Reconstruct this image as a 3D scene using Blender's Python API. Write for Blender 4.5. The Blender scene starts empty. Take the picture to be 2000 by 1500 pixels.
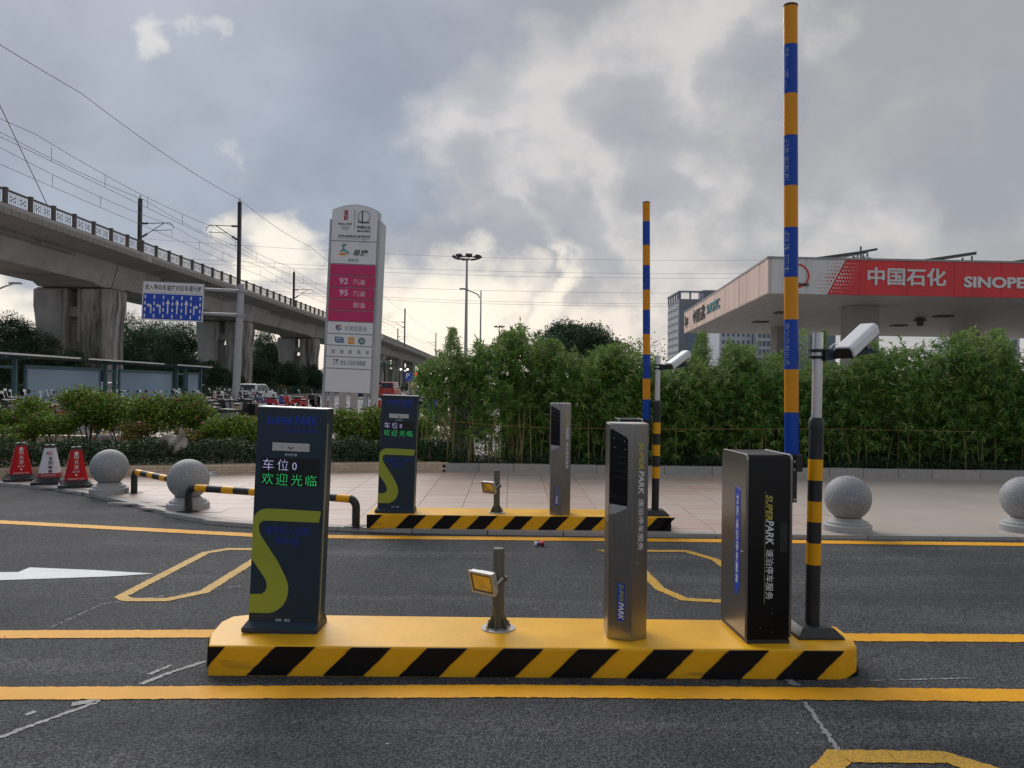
import bpy, bmesh, math, random
import numpy as np
from mathutils import Vector, Matrix, Euler
random.seed(7); RNG = np.random.default_rng(11)
S = bpy.context.scene; C = S.collection
PI = math.pi; rad = math.radians

# ---------------------------------------------------------------- camera
HCAM = 1.55; FPX = 1500.0
_p = math.atan(7/1500); _r = rad(0.7)
_f = Vector((0, math.cos(_p), math.sin(_p))); _u0 = Vector((0, -math.sin(_p), math.cos(_p))); _r0 = Vector((1, 0, 0))
_u = _u0*math.cos(_r) - _r0*math.sin(_r); _rr = _r0*math.cos(_r) + _u0*math.sin(_r)
cd = bpy.data.cameras.new('camera'); cam = bpy.data.objects.new('camera', cd); C.objects.link(cam)
cd.sensor_width = 36; cd.lens = 36*FPX/2000; cd.clip_start = 0.05; cd.clip_end = 4000
cam.matrix_world = Matrix(((_rr.x, _u.x, -_f.x, 0), (_rr.y, _u.y, -_f.y, 0), (_rr.z, _u.z, -_f.z, HCAM), (0, 0, 0, 1)))
S.camera = cam
def _d(px, py): return _f*FPX + _rr*(px-1000) + _u*(750-py)
def G(px, py, z=0.0):
    v = _d(px, py); k = (z-HCAM)/v.z; return Vector((v.x*k, v.y*k, z))
def AT(px, py, Y):
    v = _d(px, py); k = Y/v.y; return Vector((v.x*k, Y, HCAM+v.z*k))

# ---------------------------------------------------------------- world, sun, exposure
SUN_EL = rad(38); SUN_AZ = rad(-28)       # azimuth measured from +Y towards +X
W = bpy.data.worlds.new('World'); S.world = W; W.use_nodes = True
nt = W.node_tree; N = nt.nodes; L = nt.links; N.clear()
def wn(t, **k):
    n = N.new(t)
    for a, b in k.items(): setattr(n, a, b)
    return n
def wmath(op, a, b=None, clamp=False):
    n = wn('ShaderNodeMath', operation=op, use_clamp=clamp)
    for i, x in enumerate((a, b)):
        if x is None: continue
        if isinstance(x, (int, float)): n.inputs[i].default_value = x
        else: L.new(x, n.inputs[i])
    return n.outputs[0]
def wmix(fac, a, b, mode='MIX'):
    n = wn('ShaderNodeMix', data_type='RGBA', blend_type=mode, clamp_factor=True)
    for s, x in ((n.inputs[0], fac), (n.inputs[6], a), (n.inputs[7], b)):
        if isinstance(x, (int, float)): s.default_value = x
        elif isinstance(x, tuple): s.default_value = (*x, 1)
        else: L.new(x, s)
    return n.outputs[2]
def wrange(x, a, b, c=0.0, d=1.0, smooth=True):
    n = wn('ShaderNodeMapRange', interpolation_type='SMOOTHSTEP' if smooth else 'LINEAR')
    L.new(x, n.inputs[0])
    for i, v in enumerate((a, b, c, d)): n.inputs[i+1].default_value = v
    return n.outputs[0]
tc = wn('ShaderNodeTexCoord'); sep = wn('ShaderNodeSeparateXYZ'); L.new(tc.outputs['Generated'], sep.inputs[0])
X_, Y_, Z_ = sep.outputs
zc = wmath('ADD', wmath('MAXIMUM', Z_, 0.0), 0.75)
cx = wmath('DIVIDE', X_, zc); cy = wmath('DIVIDE', Y_, zc)
comb = wn('ShaderNodeCombineXYZ'); L.new(cx, comb.inputs[0]); L.new(cy, comb.inputs[1])
def cloud(scale, detail, rough, dist, off):
    mp = wn('ShaderNodeMapping'); mp.inputs['Location'].default_value = off; mp.inputs['Scale'].default_value = (1, 1, 1)
    L.new(comb.outputs[0], mp.inputs[0])
    n = wn('ShaderNodeTexNoise'); n.inputs['Scale'].default_value = scale; n.inputs['Detail'].default_value = detail
    n.inputs['Roughness'].default_value = rough; n.inputs['Distortion'].default_value = dist
    L.new(mp.outputs[0], n.inputs[0]); return n.outputs['Fac']
def glow(px, py, inner, outer):            # 1 near a direction, 0 away from it (degrees)
    v = _d(px, py).normalized()
    n = wn('ShaderNodeVectorMath', operation='DOT_PRODUCT'); L.new(tc.outputs['Generated'], n.inputs[0]); n.inputs[1].default_value = v
    return wrange(n.outputs['Value'], math.cos(rad(outer)), math.cos(rad(inner)))
c1 = cloud(1.7, 4, 0.5, 0.3, (3.1, 1.4, 0)); c2 = cloud(4.2, 7, 0.50, 0.25, (0.6, 8.2, 0)); c3 = cloud(10.0, 6, 0.55, 0.2, (5.5, 2.0, 3))
# cloud shapes: directions warped by noise so that every patch gets a ragged outline
def vnoise(scale, det, off):
    mp = wn('ShaderNodeMapping'); mp.inputs['Location'].default_value = off; L.new(comb.outputs[0], mp.inputs[0])
    n = wn('ShaderNodeTexNoise'); n.inputs['Scale'].default_value = scale; n.inputs['Detail'].default_value = det; n.inputs['Roughness'].default_value = 0.55
    L.new(mp.outputs[0], n.inputs[0]); v = wn('ShaderNodeVectorMath', operation='SUBTRACT'); L.new(n.outputs['Color'], v.inputs[0]); v.inputs[1].default_value = (0.5, 0.5, 0.5); return v.outputs[0]
def vma(a, k, b):
    n = wn('ShaderNodeVectorMath', operation='MULTIPLY_ADD'); L.new(a, n.inputs[0]); n.inputs[1].default_value = (k, k, k*0.8); L.new(b, n.inputs[2]); return n.outputs[0]
wd = vma(vnoise(3.5, 3, (1, 2, 3)), 0.34, tc.outputs['Generated']); wd = vma(vnoise(11.0, 6, (4, 5, 6)), 0.16, wd)
nn = wn('ShaderNodeVectorMath', operation='NORMALIZE'); L.new(wd, nn.inputs[0]); wd = nn.outputs[0]
def patch(lst):
    acc = None
    for px, py, a, b_ in lst:
        v = _d(px, py).normalized(); n = wn('ShaderNodeVectorMath', operation='DOT_PRODUCT'); L.new(wd, n.inputs[0]); n.inputs[1].default_value = v
        g = wrange(n.outputs['Value'], math.cos(rad(b_)), math.cos(rad(a))); acc = g if acc is None else wmath('MAXIMUM', acc, g)
    return acc
big = wmath('ADD', wmath('MULTIPLY', c1, 0.4), wmath('ADD', wmath('MULTIPLY', c2, 0.4), wmath('MULTIPLY', c3, 0.2)))
right = wrange(X_, -0.22, 0.22)
m_l = wrange(big, 0.42, 0.60)
dark = wmix(right, (0.222, 0.262, 0.335), (0.330, 0.336, 0.352))
lite = wmix(right, (0.310, 0.358, 0.440), (0.470, 0.467, 0.465))
col = wmix(m_l, dark, lite)
br = patch([(930, 320, 1, 6), (1030, 300, 1, 7), (1110, 240, 1, 7), (1210, 170, 1, 6), (1320, 130, 1, 6), (1390, 50, 1, 6), (1000, 450, 1, 4.5), (1150, 390, 1, 6), (1300, 420, 1, 6), (1620, 470, 1, 6), (1340, 250, .5, 4)])
col = wmix(wmath('MULTIPLY', br, wrange(c3, 0.32, 0.62, 0.35, 0.85)), col, (0.62, 0.59, 0.57))
# low warm band towards the hidden sun
low = wrange(wmath('ADD', Z_, wmath('MULTIPLY', wmath('SUBTRACT', c2, 0.5), 0.18)), 0.20, 0.07)
wb = wmath('MULTIPLY', low, glow(800, 640, 6, 30))
col = wmix(wmath('MULTIPLY', wb, wrange(c3, 0.38, 0.60, 0.42, 1.0)), col, (0.93, 0.81, 0.70))
dk = patch([(1200, 280, 1.2, 4.2), (1275, 300, 1, 3.6), (1420, 180, .8, 3.2), (1965, 300, 2, 5), (1700, 420, .8, 4.5), (1850, 430, .8, 3.6), (930, 385, 1, 3.6), (860, 475, 1, 3.6), (960, 490, 1, 3.0), (1110, 480, .2, 3.2)])
col = wmix(wmath('MULTIPLY', dk, 0.62), col, (0.300, 0.315, 0.360))
hot = patch([(600, 470, .2, 3.8), (850, 610, 1, 5.5), (760, 640, 1, 5), (560, 520, .3, 2.6), (30, 570, .3, 4.5), (1000, 560, .3, 2.2)])
col = wmix(wmath('MULTIPLY', hot, 0.78), col, (1.0, 0.91, 0.76))
sp_ = patch([(425, 25, .0, 1.7)])
col = wmix(wmath('MULTIPLY', sp_, 0.42), col, (0.86, 0.81, 0.72))
col = wmix(wmath('MULTIPLY', wrange(Z_, 0.09, 0.0), 0.5), col, (0.70, 0.65, 0.62))
sky = wn('ShaderNodeTexSky', sky_type='NISHITA', sun_disc=False)
sky.sun_elevation = SUN_EL; sky.sun_rotation = SUN_AZ; sky.dust_density = 2.0
bg1 = wn('ShaderNodeBackground'); bg1.inputs[1].default_value = 0.06; L.new(sky.outputs[0], bg1.inputs[0])
bg2 = wn('ShaderNodeBackground'); bg2.inputs[1].default_value = 1.0; L.new(col, bg2.inputs[0])
ms = wn('ShaderNodeMixShader'); ms.inputs[0].default_value = 0.90
L.new(bg1.outputs[0], ms.inputs[1]); L.new(bg2.outputs[0], ms.inputs[2])
wo = wn('ShaderNodeOutputWorld'); L.new(ms.outputs[0], wo.inputs[0])

sl = bpy.data.lights.new('sun', 'SUN'); so = bpy.data.objects.new('sun', sl); C.objects.link(so)
sl.energy = 1.9; sl.angle = rad(45); sl.color = (1.0, 0.955, 0.90)
sd = Vector((math.sin(SUN_AZ)*math.cos(SUN_EL), math.cos(SUN_AZ)*math.cos(SUN_EL), math.sin(SUN_EL)))
so.rotation_euler = (-sd).to_track_quat('-Z', 'Y').to_euler()
S.view_settings.view_transform = 'Standard'; S.view_settings.look = 'None'; S.view_settings.exposure = 0.26; S.view_settings.gamma = 1

# ---------------------------------------------------------------- materials
def newmat(name):
    m = bpy.data.materials.new(name); m.use_nodes = True
    t = m.node_tree; b = t.nodes['Principled BSDF']; return m, t, b
def _noise(t, scale, detail=4, rough=0.55, coord='Object', vec=(1, 1, 1)):
    c = t.nodes.new('ShaderNodeTexCoord'); mp = t.nodes.new('ShaderNodeMapping'); mp.inputs['Scale'].default_value = vec
    t.links.new(c.outputs[coord], mp.inputs[0])
    n = t.nodes.new('ShaderNodeTexNoise'); n.inputs['Scale'].default_value = scale; n.inputs['Detail'].default_value = detail
    n.inputs['Roughness'].default_value = rough; t.links.new(mp.outputs[0], n.inputs[0]); return n.outputs['Fac']
def _mr(t, x, a, b, c, d):
    n = t.nodes.new('ShaderNodeMapRange'); t.links.new(x, n.inputs[0])
    for i, v in enumerate((a, b, c, d)): n.inputs[i+1].default_value = v
    return n.outputs[0]
def _mix(t, fac, a, b, mode='MIX'):
    n = t.nodes.new('ShaderNodeMix'); n.data_type = 'RGBA'; n.blend_type = mode
    for s, x in ((n.inputs[0], fac), (n.inputs[6], a), (n.inputs[7], b)):
        if isinstance(x, (int, float)): s.default_value = x
        elif isinstance(x, tuple): s.default_value = (*x, 1)
        else: t.links.new(x, s)
    return n.outputs[2]
def _bump(t, b, h, strength, dist):
    n = t.nodes.new('ShaderNodeBump'); n.inputs['Strength'].default_value = strength; n.inputs['Distance'].default_value = dist
    t.links.new(h, n.inputs['Height']); t.links.new(n.outputs[0], b.inputs['Normal'])
MATS = {}
def mat(name, col, rough=0.55, metal=0.0, var=0.12, vs=3.0, bump=0.0, bs=60.0, bd=0.002, vec=(1, 1, 1), emit=0.0, coat=0.0, dirt=None, spec=None):
    if name in MATS: return MATS[name]
    m, t, b = newmat(name)
    n = _noise(t, vs, 5, 0.6, vec=vec)
    c0 = tuple(x*(1-var) for x in col); c1_ = tuple(min(1, x*(1+var)) for x in col)
    c = _mix(t, _mr(t, n, 0.3, 0.7, 0, 1), c0, c1_)
    if dirt:
        n2 = _noise(t, dirt[1], 6, 0.65, vec=dirt[3] if len(dirt) > 3 else (1, 1, 1))
        c = _mix(t, _mr(t, n2, dirt[2], dirt[2]+0.18, 0, 0.85), c, dirt[0])
    t.links.new(c, b.inputs['Base Color'])
    t.links.new(_mr(t, n, 0.3, 0.7, max(0, rough-0.06), min(1, rough+0.06)), b.inputs['Roughness'])
    b.inputs['Metallic'].default_value = metal
    if coat: b.inputs['Coat Weight'].default_value = coat; b.inputs['Coat Roughness'].default_value = 0.1
    if spec is not None: b.inputs['Specular IOR Level'].default_value = spec
    if bump: _bump(t, b, _noise(t, bs, 3, 0.6), bump, bd)
    if emit:
        b.inputs['Emission Color'].default_value = (*col, 1); b.inputs['Emission Strength'].default_value = emit
    MATS[name] = m; return m
def leafmat(name, ca, cb, cc=None, rough=0.55, trans=0.12):
    m, t, b = newmat(name)
    g = t.nodes.new('ShaderNodeNewGeometry'); r = g.outputs['Random Per Island']
    n = _noise(t, 1.3, 3, 0.5)
    rr = t.nodes.new('ShaderNodeMath'); rr.operation = 'MULTIPLY_ADD'; t.links.new(n, rr.inputs[0]); rr.inputs[1].default_value = 1.0; rr.inputs[2].default_value = -0.5
    ad = t.nodes.new('ShaderNodeMath'); ad.operation = 'ADD'; ad.use_clamp = True; t.links.new(rr.outputs[0], ad.inputs[0]); t.links.new(r, ad.inputs[1])
    c = _mix(t, ad.outputs[0], ca, cb)
    if cc: c = _mix(t, _mr(t, r, 0.90, 0.93, 0, 1), c, cc)
    t.links.new(c, b.inputs['Base Color']); b.inputs['Roughness'].default_value = rough
    b.inputs['Specular IOR Level'].default_value = 0.25
    tr = t.nodes.new('ShaderNodeBsdfTranslucent'); t.links.new(c, tr.inputs[0])
    mx = t.nodes.new('ShaderNodeMixShader'); mx.inputs[0].default_value = trans
    o = t.nodes['Material Output']; t.links.new(b.outputs[0], mx.inputs[1]); t.links.new(tr.outputs[0], mx.inputs[2]); t.links.new(mx.outputs[0], o.inputs[0])
    MATS[name] = m; return m
def asphaltmat():
    m, t, b = newmat('asphalt')
    big = _noise(t, 0.55, 5, 0.6); streak = _noise(t, 1.0, 5, 0.6, vec=(0.25, 2.2, 1)); 
    c = _mix(t, _mr(t, big, 0.35, 0.65, 0, 1), (0.056, 0.059, 0.066), (0.102, 0.106, 0.116))
    c = _mix(t, _mr(t, streak, 0.52, 0.70, 0, 0.55), c, (0.185, 0.187, 0.192))
    trk = _noise(t, 0.9, 4, 0.55, vec=(0.10, 1.5, 1)); c = _mix(t, _mr(t, trk, 0.56, 0.66, 0, 0.55), c, (0.048, 0.049, 0.053))
    oil = _noise(t, 1.9, 5, 0.65); c = _mix(t, _mr(t, oil, 0.63, 0.72, 0, 0.5), c, (0.035, 0.035, 0.037)); dst = _noise(t, 2.7, 6, 0.7); c = _mix(t, _mr(t, dst, 0.60, 0.75, 0, 0.45), c, (0.22, 0.215, 0.205))
    co = t.nodes.new('ShaderNodeTexCoord'); v = t.nodes.new('ShaderNodeTexVoronoi'); v.inputs['Scale'].default_value = 105; v.inputs['Randomness'].default_value = 1
    t.links.new(co.outputs['Object'], v.inputs[0])
    sp = t.nodes.new('ShaderNodeSeparateColor'); t.links.new(v.outputs['Color'], sp.inputs[0])
    c = _mix(t, 1.0, c, _mix(t, _mr(t, sp.outputs[0], 0, 1, 0, 1), (0.36, 0.36, 0.38), (1.75, 1.73, 1.68)), 'MULTIPLY')
    sand = _noise(t, 180, 2, 0.5)
    c = _mix(t, _mr(t, sand, 0.67, 0.74, 0, 0.55), c, (0.28, 0.27, 0.25))
    crev = _mr(t, v.outputs['Distance'], 0.35, 0.75, 0, 0.75)
    c = _mix(t, crev, c, (0.018, 0.018, 0.02))
    t.links.new(c, b.inputs['Base Color']); b.inputs['Roughness'].default_value = 0.85
    b.inputs['Specular IOR Level'].default_value = 0.3
    inv = t.nodes.new('ShaderNodeMath'); inv.operation = 'SUBTRACT'; inv.inputs[0].default_value = 1; t.links.new(v.outputs['Distance'], inv.inputs[1])
    ad = t.nodes.new('ShaderNodeMath'); ad.operation = 'ADD'; t.links.new(inv.outputs[0], ad.inputs[0]); t.links.new(_noise(t, 30, 4, 0.6), ad.inputs[1])
    _bump(t, b, ad.outputs[0], 0.9, 0.006); MATS['asphalt'] = m; return m
def paintmat(name, col, wear=0.66):
    m, t, b = newmat(name)
    n = _noise(t, 140, 4, 0.6); n2 = _noise(t, 4, 5, 0.6)
    c = _mix(t, _mr(t, n2, 0.35, 0.65, 0, 1), tuple(x*0.86 for x in col), col)
    c = _mix(t, _mr(t, n, wear, wear+0.10, 0, 0.8), c, (0.07, 0.07, 0.07))
    t.links.new(c, b.inputs['Base Color']); b.inputs['Roughness'].default_value = 0.6; b.inputs['Specular IOR Level'].default_value = 0.25
    co = t.nodes.new('ShaderNodeTexCoord'); v = t.nodes.new('ShaderNodeTexVoronoi'); v.inputs['Scale'].default_value = 85; t.links.new(co.outputs['Object'], v.inputs[0])
    _bump(t, b, v.outputs['Distance'], 0.35, 0.004); MATS[name] = m; return m
def stonemat(name, ca, cb, rough=0.5, speck=0.35, scale=220):
    m, t, b = newmat(name)
    oi = t.nodes.new('ShaderNodeObjectInfo')
    c = _mix(t, oi.outputs['Random'], ca, cb)
    n = _noise(t, 6, 5, 0.6, coord='Object')
    c = _mix(t, _mr(t, n, 0.35, 0.7, 0, 0.35), c, tuple(x*0.72 for x in ca))
    s = _noise(t, scale, 2, 0.6)
    c = _mix(t, _mr(t, s, 0.56, 0.66, 0, speck), c, (0.12, 0.11, 0.11)); s2 = _noise(t, scale*0.7, 2, 0.5)
    c = _mix(t, _mr(t, s2, 0.60, 0.66, 0, speck), c, (0.8, 0.78, 0.76))
    t.links.new(c, b.inputs['Base Color']); b.inputs['Roughness'].default_value = rough
    _bump(t, b, s, 0.15, 0.001); MATS[name] = m; return m
def slabmat():
    m, t, b = newmat('granite_slab')
    oi = t.nodes.new('ShaderNodeObjectInfo')
    c = _mix(t, oi.outputs['Random'], (0.49, 0.335, 0.26), (0.53, 0.43, 0.365))
    g = _noise(t, 5.0, 6, 0.65, vec=(0.35, 9.0, 1))     # sawn grooves across each slab
    c = _mix(t, _mr(t, g, 0.40, 0.62, 0, 0.5), c, (0.56, 0.49, 0.455))
    n = _noise(t, 1.1, 4, 0.6, coord='Object'); c = _mix(t, _mr(t, n, 0.5, 0.75, 0, 0.5), c, (0.40, 0.25, 0.20))
    s = _noise(t, 160, 2, 0.5); c = _mix(t, _mr(t, s, 0.58, 0.7, 0, 0.35), c, (0.2, 0.17, 0.16))
    t.links.new(c, b.inputs['Base Color']); b.inputs['Roughness'].default_value = 0.5
    MATS['granite_slab'] = m; return m
def steelmat():
    m, t, b = newmat('brushed_steel')
    n = _noise(t, 40, 4, 0.6, vec=(14, 14, 0.10)); n2 = _noise(t, 1.6, 3, 0.5)
    t.links.new(_mix(t, _mr(t, n, 0.3, 0.7, 0, 1), (0.30, 0.285, 0.27), (0.37, 0.35, 0.33)), b.inputs['Base Color'])
    b.inputs['Metallic'].default_value = 1; t.links.new(_mr(t, n, 0.3, 0.7, 0.26, 0.40), b.inputs['Roughness'])
    b.inputs['Anisotropic'].default_value = 0.6
    _bump(t, b, n, 0.05, 0.0006); MATS['brushed_steel'] = m; return m
asphaltmat(); slabmat(); steelmat()
paintmat('yellow_line', (0.86, 0.40, 0.012), 0.66); paintmat('worn_yellow', (0.66, 0.38, 0.045), 0.53); paintmat('white_line', (0.78, 0.79, 0.80), 0.68)
paintmat('chalk_scuff', (0.36, 0.36, 0.35), 0.50)
stonemat('sphere_granite', (0.31, 0.32, 0.335), (0.27, 0.28, 0.295), 0.6, 0.45, 90); stonemat('kerb_granite', (0.34, 0.34, 0.33), (0.46, 0.41, 0.37), 0.6, 0.3, 120)
stonemat('tile_brick', (0.56, 0.44, 0.30), (0.68, 0.56, 0.42), 0.5, 0.15, 60)
K = MATS
mat('island_yellow', (0.84, 0.43, 0.012), 0.40, var=0.10, vs=2.5, bump=0.45, bs=14, bd=0.005, dirt=((0.16, 0.11, 0.04), 5, 0.60, (.35, 1, 2.2)), spec=.35)
mat('island_black', (0.006, 0.006, 0.007), 0.5, var=0.3, vs=4, bump=0.3, bs=14, bd=0.004, spec=.2)
mat('kiosk_navy', (0.012, 0.029, 0.052), 0.42, var=0.08, vs=2, bump=0.05, bs=300, bd=0.0005)
mat('logo_green', (0.34, 0.39, 0.035), 0.5, var=0.05); mat('logo_blue', (0.008, 0.040, 0.36), 0.5, var=0.05)
mat('pale_print', (0.55, 0.62, 0.66), 0.5); mat('white_print', (0.75, 0.76, 0.78), 0.5, var=0.04); mat('yellow_print', (0.52, 0.45, 0.06), 0.45)
mat('screen_black', (0.010, 0.010, 0.012), 0.25, var=0.2); mat('glass_black', (0.006, 0.007, 0.009), 0.06, var=0.1)
mat('led_white', (0.50, 0.47, 0.80), 0.5, emit=0.60); mat('led_green', (0.03, 0.62, 0.17), 0.5, emit=0.50)
mat('aluminium', (0.62, 0.61, 0.60), 0.38, 0.9, var=0.06, vs=20); mat('khaki_edge', (0.26, 0.26, 0.13), 0.4)
mat('black_plastic', (0.018, 0.019, 0.021), 0.45, var=0.2, vs=6); mat('black_gloss', (0.004, 0.004, 0.005), 0.32, var=0.2, spec=.25)
mat('bollard_yellow', (0.86, 0.40, 0.006), 0.35, var=0.06, spec=.3); mat('boom_orange', (0.82, 0.31, 0.004), 0.28, var=0.05, vec=(1, 1, .2), spec=.3); mat('boom_blue', (0.004, 0.062, 0.42), 0.28, var=0.06, spec=.3)
mat('white_plastic', (0.74, 0.75, 0.77), 0.35, var=0.04); mat('olive_metal', (0.115, 0.105, 0.075), 0.45, 0.3, var=0.12, vs=12)
mat('lamp_grey', (0.42, 0.42, 0.42), 0.45, 0.3); mat('reflector_yellow', (0.50, 0.41, 0.15), 0.22, 0.6, var=.25, vs=25); mat('steel_bolt', (0.5, 0.48, 0.45), 0.35, 1.0)
mat('cone_red', (0.48, 0.004, 0.007), 0.5, var=0.1, spec=.25); mat('cone_white', (0.66, 0.68, 0.74), 0.45); mat('cone_crimson', (0.36, 0.01, 0.03), 0.4)
mat('concrete', (0.42, 0.405, 0.385), 0.8, var=0.15, vs=0.5, bump=0.25, bs=3, bd=0.03, dirt=((0.16, 0.155, 0.15), 0.25, 0.55, (1, 1, 0.4)))
mat('concrete_stained', (0.40, 0.38, 0.355), 0.85, var=0.18, vs=0.5, bump=0.25, bs=3, bd=0.03, dirt=((0.025, 0.024, 0.022), 0.9, 0.44, (1.3, 1.3, 0.13)))
mat('concrete_dark', (0.13, 0.127, 0.12), 0.85, var=0.2, vs=0.8)
mat('edge_concrete', (0.27, 0.26, 0.245), 0.8, var=0.12, vs=1.2, dirt=((0.11, 0.11, 0.10), 1.1, 0.56))
mat('rail_dark', (0.115, 0.100, 0.092), 0.75, var=0.2); mat('mast_dark', (0.055, 0.055, 0.06), 0.6)
mat('wire_dark', (0.05, 0.05, 0.055), 0.6); mat('pipe_grey', (0.30, 0.29, 0.28), 0.6)
mat('sign_white', (0.72, 0.73, 0.75), 0.45, var=0.05, vs=1.5, dirt=((0.40, 0.40, 0.40), 1.3, 0.62)); mat('sign_frame', (0.40, 0.42, 0.44), 0.45, 0.2)
mat('sign_magenta', (0.54, 0.020, 0.12), 0.4, var=0.06, vs=1); mat('sign_black', (0.03, 0.03, 0.04), 0.5); mat('sign_seal_red', (0.35, 0.01, 0.02), 0.5)
mat('sign_blue', (0.006, 0.055, 0.45), 0.4, var=0.05); mat('sign_teal', (0.01, 0.20, 0.22), 0.5); mat('sign_orange', (0.66, 0.28, 0.02), 0.5)
mat('sign_slate', (0.07, 0.15, 0.28), 0.5); mat('sign_grey_print', (0.22, 0.26, 0.31), 0.5); mat('fuel_pink', (0.72, 0.52, 0.60), 0.5)
mat('galv', (0.36, 0.38, 0.40), 0.45, 0.35, var=0.08)
mat('teal_frame', (0.035, 0.115, 0.14), 0.4, var=0.1); mat('panel_grey_blue', (0.25, 0.36, 0.48), 0.5, var=0.06, vs=0.4)
mat('canopy_red', (0.66, 0.030, 0.035), 0.42, var=0.14, vs=0.7, vec=(2.5, 2.5, .3)); mat('canopy_white', (0.64, 0.64, 0.63), 0.5, var=0.10, vs=0.8, vec=(3, 3, .3))
mat('canopy_aged', (0.66, 0.46, 0.39), 0.36, 0.2, var=0.16, vs=1.6, vec=(4, 4, .25), dirt=((0.34, 0.17, 0.14), 1.0, 0.50, (4, 4, .12)))
mat('soffit', (0.50, 0.455, 0.42), 0.5, var=0.05, vs=0.6); mat('column_clad', (0.36, 0.34, 0.31), 0.5, var=0.05); mat('metal_trim', (0.30, 0.29, 0.28), 0.5, 0.3)
mat('solar_dark', (0.05, 0.055, 0.06), 0.3); mat('soil', (0.055, 0.035, 0.022), 0.95, var=0.3, vs=8, bump=0.6, bs=30, bd=0.02)
mat('plaza_paving', (0.40, 0.31, 0.27), 0.65, var=0.14, vs=1.5); mat('concrete_pad', (0.46, 0.395, 0.345), 0.5, var=0.07, vs=0.5, bump=0.1, bs=60, bd=0.001, dirt=((0.44, 0.37, 0.32), 0.9, 0.60))
mat('ground_earth', (0.12, 0.12, 0.10), 0.9, var=0.2, vs=0.3); mat('far_road', (0.12, 0.125, 0.13), 0.8, var=0.1, vs=0.3)
mat('joint_grey', (0.24, 0.18, 0.15), 0.8, var=0.2); mat('mortar', (0.30, 0.24, 0.17), 0.8)
mat('tower_grey', (0.20, 0.215, 0.25), 0.7, var=0.06, vs=0.1); mat('tower_white', (0.52, 0.54, 0.57), 0.6, var=0.05, vs=0.1); mat('tower_glass', (0.10, 0.14, 0.19), 0.2, var=0.3, vs=0.2); mat('tower_teal', (0.13, 0.20, 0.27), 0.35, var=0.15, vs=0.2)
mat('bark', (0.085, 0.06, 0.045), 0.9, var=0.3, vs=6); mat('culm', (0.30, 0.25, 0.10), 0.55, var=0.3, vs=4); mat('plastic_bag', (0.33, 0.31, 0.28), 0.6, var=0.2, vs=6, bump=0.5, bs=12, bd=0.02)
mat('car_white', (0.66, 0.68, 0.72), 0.25, var=0.02, coat=0.6); mat('car_red', (0.55, 0.06, 0.03), 0.3, var=0.05, coat=0.5); mat('car_dark', (0.03, 0.032, 0.036), 0.3, coat=0.5); mat('car_glass', (0.02, 0.024, 0.03), 0.08)
mat('tyre', (0.015, 0.015, 0.016), 0.85); mat('rim', (0.38, 0.38, 0.39), 0.4, 0.8); mat('tail_red', (0.55, 0.015, 0.015), 0.3); mat('mirror_glass', (0.75, 0.78, 0.82), 0.12, 0.9)
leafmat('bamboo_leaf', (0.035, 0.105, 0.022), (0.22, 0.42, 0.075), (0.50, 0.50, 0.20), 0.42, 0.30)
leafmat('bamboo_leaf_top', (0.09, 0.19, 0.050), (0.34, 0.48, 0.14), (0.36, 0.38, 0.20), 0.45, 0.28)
leafmat('box_leaf', (0.014, 0.040, 0.014), (0.065, 0.125, 0.042), (0.13, 0.17, 0.10), 0.4, 0.1)
leafmat('rose_leaf', (0.055, 0.125, 0.018), (0.29, 0.43, 0.055), (0.25, 0.12, 0.05), 0.5, 0.2)
leafmat('tree_leaf', (0.028, 0.066, 0.036), (0.085, 0.155, 0.070), None, 0.55, 0.12)
leafmat('tree_leaf_pale', (0.060, 0.115, 0.062), (0.15, 0.235, 0.115), None, 0.55, 0.15)
leafmat('tree_leaf_dark', (0.020, 0.046, 0.028), (0.070, 0.120, 0.062), None, 0.6, 0.08)
leafmat('petal', (0.45, 0.03, 0.04), (0.62, 0.30, 0.30), None, 0.5, 0.2)

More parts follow.
